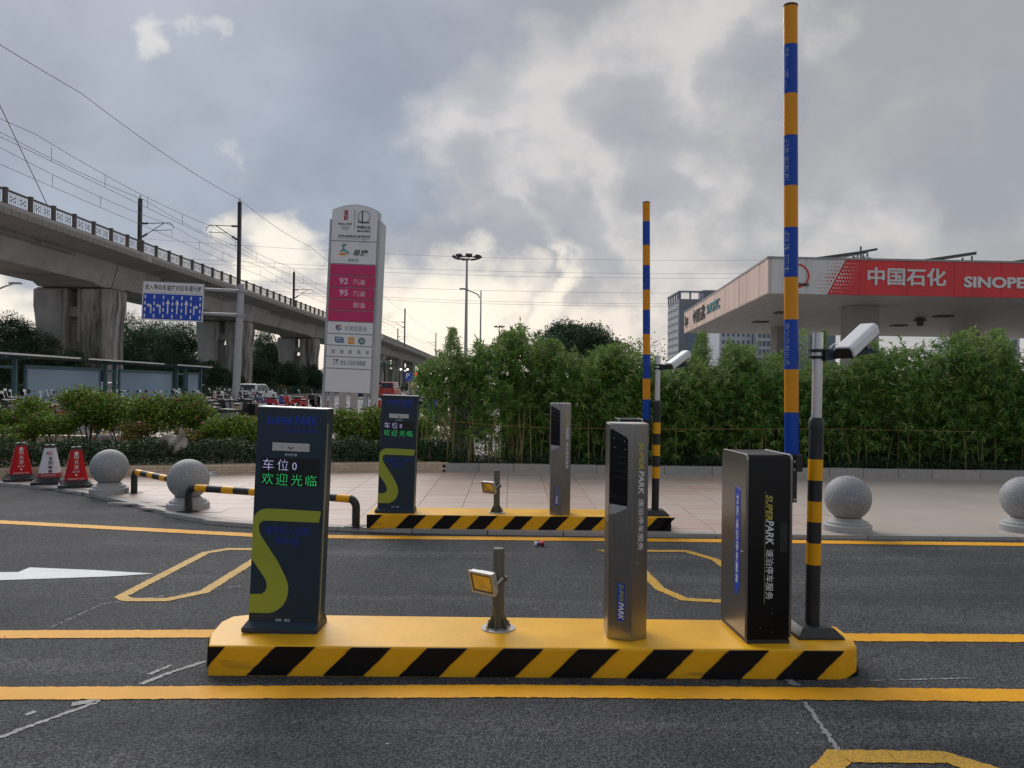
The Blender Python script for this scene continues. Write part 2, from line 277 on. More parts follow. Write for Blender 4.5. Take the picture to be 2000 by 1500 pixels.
# ---------------------------------------------------------------- mesh building
def tag(o, label=None, cat=None, group=None, kind=None):
    if label: o['label'] = label
    if cat: o['category'] = cat
    if group: o['group'] = group
    if kind: o['kind'] = kind
    return o
def empty(name, loc=(0, 0, 0), rz=0.0, label=None, cat=None, group=None, rot=None):
    o = bpy.data.objects.new(name, None); C.objects.link(o); o.location = loc; o.rotation_euler = rot if rot else (0, 0, rz)
    o.empty_display_size = 0.1
    return tag(o, label, cat, group)
def link(name, me, parent=None, loc=(0, 0, 0), rot=(0, 0, 0)):
    o = bpy.data.objects.new(name, me); C.objects.link(o); o.location = loc; o.rotation_euler = rot
    if parent: o.parent = parent
    return o
class MB:
    def __init__(s): s.v = []; s.f = []; s.m = []
    def add(s, vs, fs, m=0):
        n = len(s.v); s.v.extend([tuple(v) for v in vs]); s.f.extend([tuple(i+n for i in f) for f in fs]); s.m.extend([m]*len(fs)); return s
    def box(s, x0, x1, y0, y1, z0, z1, m=0):
        v = [(x, y, z) for z in (z0, z1) for y in (y0, y1) for x in (x0, x1)]
        return s.add(v, [(0, 2, 3, 1), (4, 5, 7, 6), (0, 1, 5, 4), (2, 6, 7, 3), (0, 4, 6, 2), (1, 3, 7, 5)], m)
    def beam(s, a, b, w, h, m=0, up=(0, 0, 1)):
        a = Vector(a); b = Vector(b); d = (b-a).normalized(); sd = d.cross(Vector(up))
        if sd.length < 1e-4: sd = d.cross(Vector((1, 0, 0)))
        sd.normalize(); u = sd.cross(d).normalized()
        v = [p+sd*(i*w/2)+u*(j*h/2) for p in (a, b) for j in (-1, 1) for i in (-1, 1)]
        return s.add(v, [(0, 2, 3, 1), (4, 5, 7, 6), (0, 1, 5, 4), (2, 6, 7, 3), (0, 4, 6, 2), (1, 3, 7, 5)], m)
    def tube(s, pts, r, n=12, m=0, ell=1.0):
        pts = [Vector(p) for p in pts]; R = r if isinstance(r, (list, tuple)) else [r]*len(pts)
        vs = []; ref = None
        for i, p in enumerate(pts):
            d = (pts[min(i+1, len(pts)-1)]-pts[max(i-1, 0)]).normalized()
            if ref is None: ref = Vector((1, 0, 0)) if abs(d.x) < 0.9 else Vector((0, 1, 0))
            a = (ref - d*ref.dot(d)).normalized(); b = d.cross(a); ref = a
            for k in range(n):
                t = 2*PI*k/n; vs.append(p+a*(math.cos(t)*R[i])+b*(math.sin(t)*R[i]*ell))
        fs = [(i*n+k, i*n+(k+1) % n, (i+1)*n+(k+1) % n, (i+1)*n+k) for i in range(len(pts)-1) for k in range(n)]
        fs += [tuple(range(n-1, -1, -1)), tuple(range((len(pts)-1)*n, len(pts)*n))]
        return s.add(vs, fs, m)
    def lathe(s, prof, n=24, c=(0, 0, 0), m=0):
        vs = [(c[0]+r*math.cos(2*PI*k/n), c[1]+r*math.sin(2*PI*k/n), c[2]+z) for r, z in prof for k in range(n)]
        fs = [(i*n+k, i*n+(k+1) % n, (i+1)*n+(k+1) % n, (i+1)*n+k) for i in range(len(prof)-1) for k in range(n)]
        fs += [tuple(range(n-1, -1, -1)), tuple(range((len(prof)-1)*n, len(prof)*n))]
        return s.add(vs, fs, m)
    def prism(s, poly, fn, t0, t1, m=0):
        n = len(poly); v = [fn(u, w, t0) for u, w in poly]+[fn(u, w, t1) for u, w in poly]
        return s.add(v, [tuple(range(n))[::-1], tuple(range(n, 2*n))]+[(i, (i+1) % n, n+(i+1) % n, n+i) for i in range(n)], m)
    def xform(s, M, start=0):
        for i in range(start, len(s.v)): s.v[i] = tuple(M @ Vector(s.v[i]))
        return s
    def mesh(s, name, mats, smooth=None):
        me = bpy.data.meshes.new(name); me.from_pydata(s.v, [], s.f)
        for m in (mats if isinstance(mats, (list, tuple)) else [mats]): me.materials.append(K[m] if isinstance(m, str) else m)
        if any(s.m): me.polygons.foreach_set('material_index', s.m)
        bm = bmesh.new(); bm.from_mesh(me); bmesh.ops.recalc_face_normals(bm, faces=bm.faces); bm.to_mesh(me); bm.free()
        if smooth:
            me.polygons.foreach_set('use_smooth', [True]*len(me.polygons)); me.set_sharp_from_angle(angle=rad(smooth))
        me.update(); return me
    def build(s, name, mats, parent=None, smooth=None, bevel=0, loc=(0, 0, 0), rot=(0, 0, 0), seg=2):
        o = link(name, s.mesh(name, mats, smooth), parent, loc, rot)
        if bevel:
            b = o.modifiers.new('bevel', 'BEVEL'); b.width = bevel; b.segments = seg; b.limit_method = 'ANGLE'; b.angle_limit = rad(40)
        return o
XY = lambda u, w, t: (u, w, t)
XZ = lambda u, w, t: (u, t, w)
YZ = lambda u, w, t: (t, u, w)
def copy_tree(o, parent=None, loc=None, rz=None, mats=None):
    c = o.copy(); C.objects.link(c)
    if parent: c.parent = parent
    if loc is not None: c.location = loc
    if rz is not None: c.rotation_euler = (0, 0, rz)
    for ch in list(CH.get(o.name, ())) or [x for x in o.children]:
        copy_tree(ch, c)
    return c
CH = {}
# ---------------------------------------------------------------- lettering
_tc = {}
def tmesh(s, bold=0.0, shear=0.0, depth=0.0008):
    k = (s, bold, shear, depth)
    if k in _tc: return _tc[k]
    cu = bpy.data.curves.new('lettering', 'FONT'); cu.body = s; cu.size = 1; cu.align_x = 'CENTER'; cu.align_y = 'CENTER'
    cu.offset = bold; cu.shear = shear; cu.extrude = depth; cu.resolution_u = 3
    ob = bpy.data.objects.new('tmp', cu); C.objects.link(ob)
    dg = bpy.context.evaluated_depsgraph_get(); me = bpy.data.meshes.new_from_object(ob.evaluated_get(dg))
    bpy.data.objects.remove(ob)
    v = np.empty(len(me.vertices)*3); me.vertices.foreach_get('co', v); v = v.reshape(-1, 3)
    if len(v) == 0: _tc[k] = (me, 1, 1); return _tc[k]
    lo, hi = v.min(0), v.max(0); v[:, :2] -= (lo[:2]+hi[:2])/2; me.vertices.foreach_set('co', v.ravel()); me.update()
    _tc[k] = (me, hi[0]-lo[0], hi[1]-lo[1]); return _tc[k]
def text(parent, s, m, w, h, M, bold=0.0, shear=0.0, name='lettering', depth=0.0015):
    """w x h metres, M maps text plane (x right, y up, z out) to the parent's space"""
    me, tw, th = tmesh(s, bold, shear, 0.01)
    me = me.copy(); me.name = name
    v = np.empty(len(me.vertices)*3); me.vertices.foreach_get('co', v); v = v.reshape(-1, 3)
    v[:, 0] *= w/tw; v[:, 1] *= h/th; v[:, 2] *= depth/0.02
    me.vertices.foreach_set('co', v.ravel()); me.transform(M); me.materials.clear(); me.materials.append(K[m]); me.update()
    return link(name, me, parent)
def front(x, y, z, out=0.001):     # plane facing -Y
    return Matrix(((1, 0, 0, x), (0, 0, -1, y-out), (0, 1, 0, z), (0, 0, 0, 1)))
def frame(origin, right, up, out=0.001):
    r = Vector(right).normalized(); u = Vector(up); u = (u-r*u.dot(r)).normalized(); n = r.cross(u); o = Vector(origin)+n*out
    return Matrix(((r.x, u.x, n.x, o.x), (r.y, u.y, n.y, o.y), (r.z, u.z, n.z, o.z), (0, 0, 0, 1)))
# ---------------------------------------------------------------- foliage
def leafmesh(name, P, D, Lh, Wd, mats, droop=0.0):
    """one folded leaf (2 quads -> 4 tris as 2 faces) per point. P centre, D direction, Lh length, Wd width"""
    n = len(P); D = D/np.linalg.norm(D, axis=1)[:, None]
    R = RNG.normal(size=(n, 3)); Sd = np.cross(D, R); Sd /= np.linalg.norm(Sd, axis=1)[:, None]+1e-9
    Nn = np.cross(D, Sd); Lh = np.broadcast_to(Lh, n)[:, None]; Wd = np.broadcast_to(Wd, n)[:, None]
    a = P-D*Lh*.5; b = P+D*Lh*.5; b[:, 2] -= droop*Lh[:, 0]; mid = P - D*Lh*.1
    c = mid+Sd*Wd*.5+Nn*Wd*.15; d = mid-Sd*Wd*.5+Nn*Wd*.15
    V = np.stack([a, c, b, d], 1).reshape(-1, 3)
    idx = np.arange(n)*4
    F = np.stack([idx, idx+1, idx+2, idx, idx+2, idx+3], 1).reshape(-1)
    me = bpy.data.meshes.new(name); me.vertices.add(4*n); me.vertices.foreach_set('co', V.ravel())
    me.loops.add(6*n); me.loops.foreach_set('vertex_index', F.astype(np.int32)); me.polygons.add(2*n)
    me.polygons.foreach_set('loop_start', np.arange(0, 6*n, 3, dtype=np.int32))
    me.materials.append(K[mats]); me.update(calc_edges=True); me.validate(); return me
def clusters(blobs, n, spread=0.16, shell=0.55, ncl=None, gap=0.0):
    """points in ellipsoids, gathered in small clumps so the crown has light and dark tufts"""
    out = []; w = np.array([b[3]*b[4]*b[5] for b in blobs])**(2/3); w = w/w.sum()
    for bl, wi in zip(blobs, w):
        k = max(20, int(n*wi)); cl = max(6, int((ncl or 60)*wi*len(blobs)**0.5))
        d = RNG.normal(size=(cl, 3)); d /= np.linalg.norm(d, axis=1)[:, None]; r = shell+(1-shell)*RNG.random(cl)**0.6
        cc = d*r[:, None]*np.array(bl[3:6])
        i = RNG.integers(0, cl, k); s = min(bl[3:6])*spread*2.2
        out.append(cc[i]+RNG.normal(size=(k, 3))*s*np.array([1, 1, .65])+np.array(bl[:3]))
    return np.concatenate(out)
def crown(name, blobs, n, leaf, mats, parent, up=0.2, **kw):
    P = clusters(blobs, n, **kw); D = RNG.normal(size=P.shape); D[:, 2] += up
    m = leafmesh(name, P, D, leaf*(0.7+0.6*RNG.random(len(P))), leaf*0.5, mats)
    return link(name, m, parent)
def tree(name, base, blobs, n, leaf, mats, trunk_h, tr, label, cat='tree', group=None, limbs=5, spread=.16, shell=.5, ncl=60):
    t = empty(name, base, label=label, cat=cat, group=group)
    b = MB(); top = (random.uniform(-.1, .1), 0, trunk_h)
    b.tube([(0, 0, -0.05), (tr*.3, 0, trunk_h*.5), top], [tr*1.25, tr, tr*.75], 10)
    for i in range(limbs):
        bl = blobs[i % len(blobs)]; j = Vector((random.uniform(-.4, .4)*bl[3], random.uniform(-.4, .4)*bl[4], random.uniform(-.1, .5)*bl[5]))
        e = Vector(bl[:3])+j; mid = Vector(top)*.5+e*.5+Vector((random.uniform(-.1, .1)*bl[3], 0, -.05*bl[5]))
        b.tube([Vector(top)-Vector((0, 0, tr)), mid, e], [tr*.6, tr*.38, tr*.12], 6)
    b.build('trunk', 'bark', t, smooth=60)
    crown('crown', blobs, n, leaf, mats, t, spread=spread, shell=shell, ncl=ncl)
    return t
# ================================================================= GROUND
def interp(pts, x):
    for (x0, y0), (x1, y1) in zip(pts, pts[1:]):
        if x <= x1: return y0+(y1-y0)*(x-x0)/(x1-x0)
    return pts[-1][1]
def sheet(name, poly, z, m, parent=None):
    b = MB(); b.add([(x, y, z) for x, y in poly], [tuple(range(len(poly)))]); o = b.build(name, m, parent)
    if not parent: tag(o, kind='structure')
    return o
sheet('ground', [(-600, -40), (600, -40), (600, 1500), (-600, 1500)], -0.06, 'ground_earth')
FR = [(-30, 22.0), (-16, 15.6), (-10.5, 12.9), (-7.61, 11.45), (-6.59, 11.03), (-5.58, 10.32), (-4.93, 9.80), (-4.29, 9.25), (-3.8, 8.82), (-3.25, 8.46), (-2.75, 8.3), (-1.63, 8.17), (-.52, 8.08), (1.64, 8.05), (3.8, 8.07), (5.44, 8.09), (30, 8.3)]
BK = [(-30, 3.0), (-16, 9.0), (-10.5, 10.9), (-7.84, 11.79), (-6.3, 12.35), (-4.68, 12.83), (-2.9, 13.33), (-1.26, 13.66), (30, 13.60)]
BK2 = [(-7.84, 11.79+.0), (-6.3, 12.35), (-4.68, 12.83), (-2.9, 13.33), (-1.26, 13.66)]
# road, with its surface as a lightly undulating sheet
sheet('road', [(-30, -12), (30, -12)]+[(x, y+.03) for x, y in FR[::-1]], 0.0, 'asphalt')
pave = sheet('pavement', [(x, y+.02) for x, y in FR[1:]]+[(30, 15), (-1, 15), (-16, 15.55)], 0.022, 'joint_grey')
# granite slabs, one object each
cell = 0.56; cy_ = 0.34; nsl = 0
for i in range(-14, 7):
    x0 = -0.045+i*cell; x1 = x0+cell-0.006
    for j in range(18):
        y0 = 8.0+j*cy_; y1 = y0+cy_-0.005
        a0, a1 = interp(FR, x0)+.13, interp(FR, x1)+.13; b0, b1 = interp(BK, x0)-.0, interp(BK, x1)-.0
        p = [(x0, max(y0, a0)), (x1, max(y0, a1)), (x1, min(y1, b1)), (x0, min(y1, b0))]
        if p[2][1]-p[1][1] < .02 and p[3][1]-p[0][1] < .02: continue
        p = [(p[0][0], min(p[0][1], p[3][1]-.004)), (p[1][0], min(p[1][1], p[2][1]-.004)), p[2], p[3]]
        dz = random.uniform(-.0015, .0015); b = MB()
        b.prism([(u-(x0+x1)/2, w-y0) for u, w in p], XY, 0.0, 0.0185+dz)
        b.build('slab', 'granite_slab', pave, loc=((x0+x1)/2, y0, 0.022)); nsl += 1
xr = 7*cell-.045
b = MB(); b.prism([(xr, interp(FR, xr)+.13), (5.44, 8.22), (30, 8.43), (30, 13.6), (xr, 13.62)], XY, 0.022, 0.0405)
b.build('concrete_pad', 'concrete_pad', pave)
# flush kerb along the road edge, stone by stone
kerb = empty('kerb', (0, 0, 0)); tag(kerb, kind='structure')
def arc(pts, step):
    out = []; P = [Vector((x, y, 0)) for x, y in pts]
    rem = 0.0
    for a, c in zip(P, P[1:]):
        l = (c-a).length; d = (c-a)/l; t = rem
        while t < l: out.append((a+d*t, math.atan2(d.y, d.x))); t += step
        rem = t-l
    return out
ks = MB(); ks.box(-.395, .395, 0, .125, -0.02, 0.043); ksm = ks.mesh('kerb_stone', 'kerb_granite')
for p, a in arc(FR[2:-1]+[(12, 8.16)], .8):
    link('kerb_stone', ksm, kerb, (p.x, p.y, 0), (0, 0, a))
# raised granite border in front of the bamboo
border = empty('granite_border', (-1.17, 13.64, 0.02), label='raised granite border in front of the bamboo hedge', cat='kerb')
x = 0.0; k = 0
while x < 12.5:
    l = random.choice((.58, .62, .85, .6)); h = .165+random.uniform(-.004, .004); b = MB(); b.box(.003, l-.003, random.uniform(-.006, .006), .16, 0, h)
    b.build('stone', 'kerb_granite', border, bevel=.006, loc=(x, -x*.006, 0)); x += l
# tiled planter wall
wall = empty('planter_wall', (-4.5, 13, 0.02), label='low curved wall of cream tiles holding the flower bed', cat='wall')
bm_ = MB(); bm_.box(-.097, .097, -.012, .012, 0, .041); brm = bm_.mesh('brick', 'tile_brick')
core = MB()
WP = [(-10.5, 10.9)]+BK2
for (x0, y0), (x1, y1) in zip(WP, WP[1:]):
    core.beam((x0+4.5, y0-13+.08, .095), (x1+4.5, y1-13+.08, .095), .15, .19)
core.build('core', 'mortar', wall)
cp = MB()
for r_ in range(4):
    for p, a in arc(WP, .2):
        off = .1 if r_ % 2 else 0
        q = p+Vector((math.cos(a), math.sin(a), 0))*off
        link('brick', brm, wall, (q.x+4.5+.0, q.y-13+random.uniform(-.003, .001), .006+r_*.0465), (0, 0, a))
# planting beds
soil = tag(MB().add([(x, y, z) for x, y, z in [(-10.5, 11.1, .17), (-7.84, 11.95, .17), (-6.3, 12.5, .17), (-4.68, 13.0, .17), (-2.9, 13.5, .17), (-1.0, 13.8, .17), (-1.0, 17.2, .2), (-13, 17.2, .2)]], [tuple(range(8))]).build('planting_soil', 'soil'), kind='structure')
sheet('bamboo_soil', [(-1.2, 13.78), (16, 13.7), (16, 16.2), (-1.2, 16.2)], .12, 'soil')
sheet('plaza', [(-60, 17.15), (-1.4, 17.15), (-1.4, 62), (-60, 62)], .03, 'plaza_paving')
mat('forecourt_concrete', (0.26, 0.25, 0.235), 0.7, var=.1, vs=.4)
sheet('forecourt', [(-1.2, 16.2), (80, 16.2), (80, 120), (-1.2, 120)], .0, 'forecourt_concrete')
sheet('avenue', [(-31.5, 46), (-9, 46), (-11, 90), (-12, 420), (-31.5, 420)], .045, 'far_road')

# ---------------------------------------------------------------- painted lines
def strip(pts, w, z, m, name='road_marking', jit=.0022, step=.03):
    """ragged-edged painted strip along a polyline (centre points)"""
    P = [Vector((p[0], p[1], 0)) for p in pts]; L1 = []; R1 = []
    for i, (a, c) in enumerate(zip(P, P[1:])):
        d = (c-a); n_ = max(1, int(d.length/step)); dn = d.normalized(); s = Vector((-dn.y, dn.x, 0))
        for k in range(n_+(i == len(P)-2)):
            q = a+d*(k/n_)
            if k == 0 and i > 0:
                d0 = (a-P[i-1]).normalized(); s2 = (s+Vector((-d0.y, d0.x, 0))).normalized(); ss = s2/max(.5, s2.dot(s))
            else: ss = s
            L1.append(q+ss*(w/2+random.gauss(0, jit))); R1.append(q-ss*(w/2+random.gauss(0, jit)))
    n = len(L1); b = MB()
    b.add([(v.x, v.y, z) for v in L1]+[(v.x, v.y, z) for v in R1], [(i, i+1, n+i+1, n+i) for i in range(n-1)])
    return tag(b.build(name, m), kind='structure')
def mid(a, b): return ((a.x+b.x)/2, (a.y+b.y)/2)
strip([(-4.2, 3.86), mid(G(0, 1343), G(0, 1368)), mid(G(1000, 1338), G(1000, 1364)), mid(G(2000, 1347), G(2000, 1372)), (4.5, 3.99)], .160, .004, 'yellow_line', 'yellow_line', .003, .02)
strip([(-8, 4.62), mid(G(0, 1232), G(0, 1248)), mid(G(430, 1231), G(430, 1246))], .150, .004, 'yellow_line', 'yellow_line', .003, .02)
strip([mid(G(1640, 1238), G(1640, 1253)), mid(G(2000, 1240), G(2000, 1255)), (9, 5.0)], .150, .004, 'yellow_line', 'yellow_line', .003, .02)
strip([(-9.5, 9.05), mid(G(0, 1017), G(0, 1023)), mid(G(500, 1043), G(500, 1049)), mid(G(700, 1046), G(700, 1053)), mid(G(1300, 1052), G(1300, 1059)), mid(G(2000, 1060), G(2000, 1068)), (14, 8.0)], .17, .004, 'yellow_line', 'yellow_line', .003, .03)
def loopmark(px, w=.085, close=True):
    p = [G(*q) for q in px]
    if close: m0 = p[0].lerp(p[1], .5); p = [m0]+p[1:]+[p[0], m0.lerp(p[1], .01)]
    strip([(v.x, v.y) for v in p], w, .004, 'worn_yellow', 'detector_loop_marking', .003, .02)
loopmark([(236, 1166), (402, 1080), (446, 1073), (610, 1074), (585, 1086), (498, 1094), (398, 1157), (325, 1172), (250, 1172)])
loopmark([(1180, 1076), (1340, 1077), (1398, 1094), (1475, 1150), (1480, 1172), (1400, 1175), (1336, 1171), (1288, 1150), (1225, 1085)])
loopmark([(1640, 1478), (1845, 1480), (1960, 1515), (2010, 1600), (1700, 1640), (1560, 1560)], .11)
ar = [G(*q) for q in [(-60, 1119), (36, 1118), (58, 1109), (180, 1114), (300, 1121), (230, 1126), (120, 1130), (0, 1134), (-60, 1135)]]
tag(MB().add([(v.x, v.y, .004) for v in ar], [tuple(range(len(ar)))]).build('lane_arrow', 'white_line'), kind='structure')
for px, w in (([(-10, 1445), (60, 1418), (190, 1372)], .028), ([(275, 1337), (330, 1315), (402, 1292)], .03), ([(292, 1318), (335, 1300)], .025), ([(1572, 1372), (1595, 1405), (1640, 1470)], .022), ([(100, 1226), (200, 1180), (470, 1145)], .008), ([(1700, 1330), (1900, 1325)], .01), ([(1540, 1328), (1556, 1340)], .04), ([(50, 1397), (70, 1390)], .03), ([(140, 1376), (196, 1368)], .05)):
    strip([(G(*q).x, G(*q).y) for q in px], w, .003, 'chalk_scuff', 'chalk_scuff', .004, .015)
gb = MB()
for _ in range(420):
    x, y = random.uniform(-5, 5), 2.6+5.2*random.random(); r_ = random.uniform(.002, .0055) if random.random() < .88 else random.uniform(.006, .012)
    n = 5; a = random.random()*6; v = [(x+r_*math.cos(a+t*2*PI/n)*random.uniform(.7, 1.3), y+r_*math.sin(a+t*2*PI/n), .002) for t in range(n)]+[(x, y, .002+r_*.7)]
    gb.add(v, [(t, (t+1) % n, n) for t in range(n)])
mat('litter_pale', (0.42, 0.41, 0.39), .7, var=.3)
tag(gb.build('grit', 'litter_pale'), 'pale grit and paper flecks scattered over the asphalt', 'grit', kind='stuff')

# ================================================================= ISLANDS
def island(loc, rz, plan, h, stripes, label, left_black=None, right_black=None):
    t = empty('traffic_island', loc, rz, label, 'traffic island', 'raised yellow islands carrying the gate equipment')
    b = MB(); n = len(plan)
    e = lambda p, s: (p[0], p[1])
    b.prism(plan, XY, -0.01, h); o = b.build('base', 'island_yellow', t, bevel=.014, seg=3)
    for x0, x1, sh in stripes:
        k = 8; top = h-.004; pts = []
        for i in range(k+1): pts.append((x0-sh*(i/k)+random.uniform(-.003, .003), top-(top-.004)*i/k))
        q = []
        for i in range(k+1): q.append((x1-sh*(i/k)+random.uniform(-.003, .003), top-(top-.004)*i/k))
        poly = pts+q[::-1]
        MB().prism(poly, XZ, -.0025, .006).build('painted_stripe', 'island_black', t)
    return t
stn = [(-1.335+.4045*i, -1.335+.4045*i+.213, .152) for i in range(8)]
isl = island((0.093, 4.108, 0), rad(.75), [(-1.69, 0), (1.69, .01), (1.81, .07), (1.85, .20), (1.85, .42), (1.72, .53), (-1.64, .575), (-1.745, .53), (-1.775, .42), (-1.755, .20)], .16, stn, 'near yellow island with black slanted stripes, in the foreground')
# chamfer paint at the two ends
MB().add([(-1.692, -.003, .155), (-1.60, -.003, .155), (-1.69, -.003, .05), (-1.70, .0, .04), (-1.757, .19, .02), (-1.7572, .19, .155)], [(0, 1, 2), (0, 2, 3, 4, 5)]).build('painted_stripe', 'island_black', isl)
MB().add([(1.853, .20, .05), (1.853, .42, .12), (1.853, .42, .0), (1.853, .20, .0)], [(0, 1, 2, 3)]).build('painted_stripe', 'island_black', isl)
MB().add([(1.745, .035, .0), (1.815, .066, .0), (1.8535, .20, .0), (1.8535, .20, .06), (1.815, .066, .03)], [(0, 1, 2, 3, 4)]).build('painted_stripe', 'island_black', isl)
stf = [(-1.175+.378*i, -1.175+.378*i+.19, .14) for i in range(8)]
isf = island((0.095, 8.16, .04), rad(.55), [(-1.62, 0), (1.62, 0), (1.63, .5), (-1.63, .5)], .15, stf, 'far yellow island with black slanted stripes, at the edge of the pink paving')
MB().prism([(-1.617, .146), (-1.45, .146), (-1.585, .004), (-1.617, .004)], XZ, -.0025, .006).build('painted_stripe', 'island_black', isf)
MB().prism([(1.617, .146), (1.59, .146), (1.46, .004), (1.617, .004)], XZ, -.0025, .006).build('painted_stripe', 'island_black', isf)

# ================================================================= KIOSK
def KP(px, py):
    xc = 557.5+18*(1222-py)/425.0
    return ((px-xc)/346.0, .03+(1222-py)/346.0)
def make_kiosk():
    t = empty('parking_kiosk', (0, 0, 0))
    b = MB(); b.box(-.195, .195, 0, .17, .03, 1.258); b.build('body', 'kiosk_navy', t, bevel=.004)
    b = MB(); b.prism([(-.217, -.05), (.205, -.05), (.205, .19), (-.217, .19)], XY, 0, .026)
    b.add([(-.215, -.048, .026), (.203, -.048, .026), (.203, .188, .026), (-.215, .188, .026), (-.197, -.003, .055), (.197, -.003, .055), (.197, .173, .055), (-.197, .173, .055)], [(0, 1, 5, 4), (1, 2, 6, 5), (2, 3, 7, 6), (3, 0, 4, 7)])
    b.build('base_plate', 'kiosk_navy', t)
    MB().box(.195, .1965, .022, .05, .05, 1.18).build('side_trim', 'khaki_edge', t)
    MB().box(-.197, .197, -.002, .172, 1.258, 1.263).build('top_trim', 'aluminium', t)
    Sp = [(631.7, 996), (560, 994.5), (530, 994.5), (520, 995.5), (511, 999.5), (504, 1006), (500.5, 1014), (499, 1022), (497.8, 1050), (496.5, 1094), (508, 1110), (520, 1127), (524.5, 1135), (526, 1143), (525.5, 1151), (522, 1157), (515, 1161.5), (492.8, 1162.5), (490.8, 1198.5), (527, 1198.5), (537, 1196.5), (547, 1191.5), (557, 1183), (563.5, 1172), (567, 1160), (568, 1148), (566, 1136), (561, 1124), (548, 1098), (530, 1071), (514, 1047), (511, 1039), (510.3, 1031), (512, 1024.5), (517, 1019.5), (524, 1018), (627.5, 1018)]
    MB().prism([KP(*q) for q in Sp], XZ, -.0015, .001).build('logo', 'logo_green', t)
    def tx(s, m, x0, x1, y0, y1, **k):
        a = KP((x0+x1)/2, (y0+y1)/2); return text(t, s, m, (x1-x0)/346, (y1-y0)/346, front(a[0], 0, a[1]), **k)
    tx('SUPER', 'logo_blue', 524, 577, 815, 830, bold=.03, shear=.25); tx('PARK', 'logo_blue', 579, 627, 811, 830, bold=.03, shear=.25)
    tx('速泊停车服务', 'logo_blue', 562, 625, 836, 844)
    tx('呼叫客服', 'pale_print', 561, 585, 885.5, 890.5, bold=.01); tx('科拓 · 速泊', 'pale_print', 543, 571, 1208.5, 1213.5, bold=.01)
    tx('速泊无人收费', 'logo_blue', 521, 609, 1028, 1044); tx('停车场', 'logo_blue', 543, 588, 1048.5, 1064)
    x0, z1 = KP(537, 865); x1, z0 = KP(609, 881)
    p = MB().box(x0, x1, -.0025, 0, z0, z1).build('intercom_plate', 'aluminium', t, bevel=.001)
    bx, bz = KP(573, 872.5)
    MB().lathe([(.0005, .012), (.008, .011), (.0125, .007), (.0135, 0)], 20).xform(Matrix.Translation((bx, -.0025, bz)) @ Matrix.Rotation(PI/2, 4, 'X')).build('button', 'steel_bolt', p, smooth=50)
    hb = MB()
    for sx in (554, 592):
        cx_, cz_ = KP(sx, 873)
        for dx, dz in ((0, 0), (1, 0), (-1, 0), (0, 1), (0, -1), (2, 0), (-2, 0), (0, 2), (0, -2)):
            hb.box(cx_+dx*.0042-.0009, cx_+dx*.0042+.0009, -.0028, -.002, cz_+dz*.0042-.0009, cz_+dz*.0042+.0009)
    hb.build('speaker_holes', 'sign_black', p)['kind'] = 'stuff'
    x0, z1 = KP(516, 894.5); x1, z0 = KP(627, 949)
    d = MB().box(x0, x1, -.002, .001, z0, z1).build('display', 'screen_black', t)
    for s, m, a, c, e, f in (('车', 'led_white', 518, 539.5, 897.5, 919), ('位', 'led_white', 547, 568, 897.5, 919), ('0', 'led_white', 576, 584, 903, 917), ('欢', 'led_green', 516.5, 538, 925, 946.5), ('迎', 'led_green', 544, 566, 925, 947.5), ('光', 'led_green', 574, 595, 926, 947.5), ('临', 'led_green', 602, 623, 926.5, 947.5)):
        q = KP((a+c)/2, (e+f)/2)
        text(d, s, m, (c-a)/346, (f-e)/346, front(q[0], -.002, q[1]), bold=-.020)
    return t
kio = make_kiosk(); kio.location = (-1.277, 4.34, .16); kio.rotation_euler = (0, rad(1.73), rad(.4))
tag(kio, 'dark blue display kiosk with green S on the near island', 'kiosk', 'parking display kiosks')
kf = copy_tree(kio); kf.location = (-1.238, 8.27, .19); kf.rotation_euler = (0, rad(1.3), 0)
tag(kf, 'dark blue display kiosk with green S on the far island', 'kiosk')

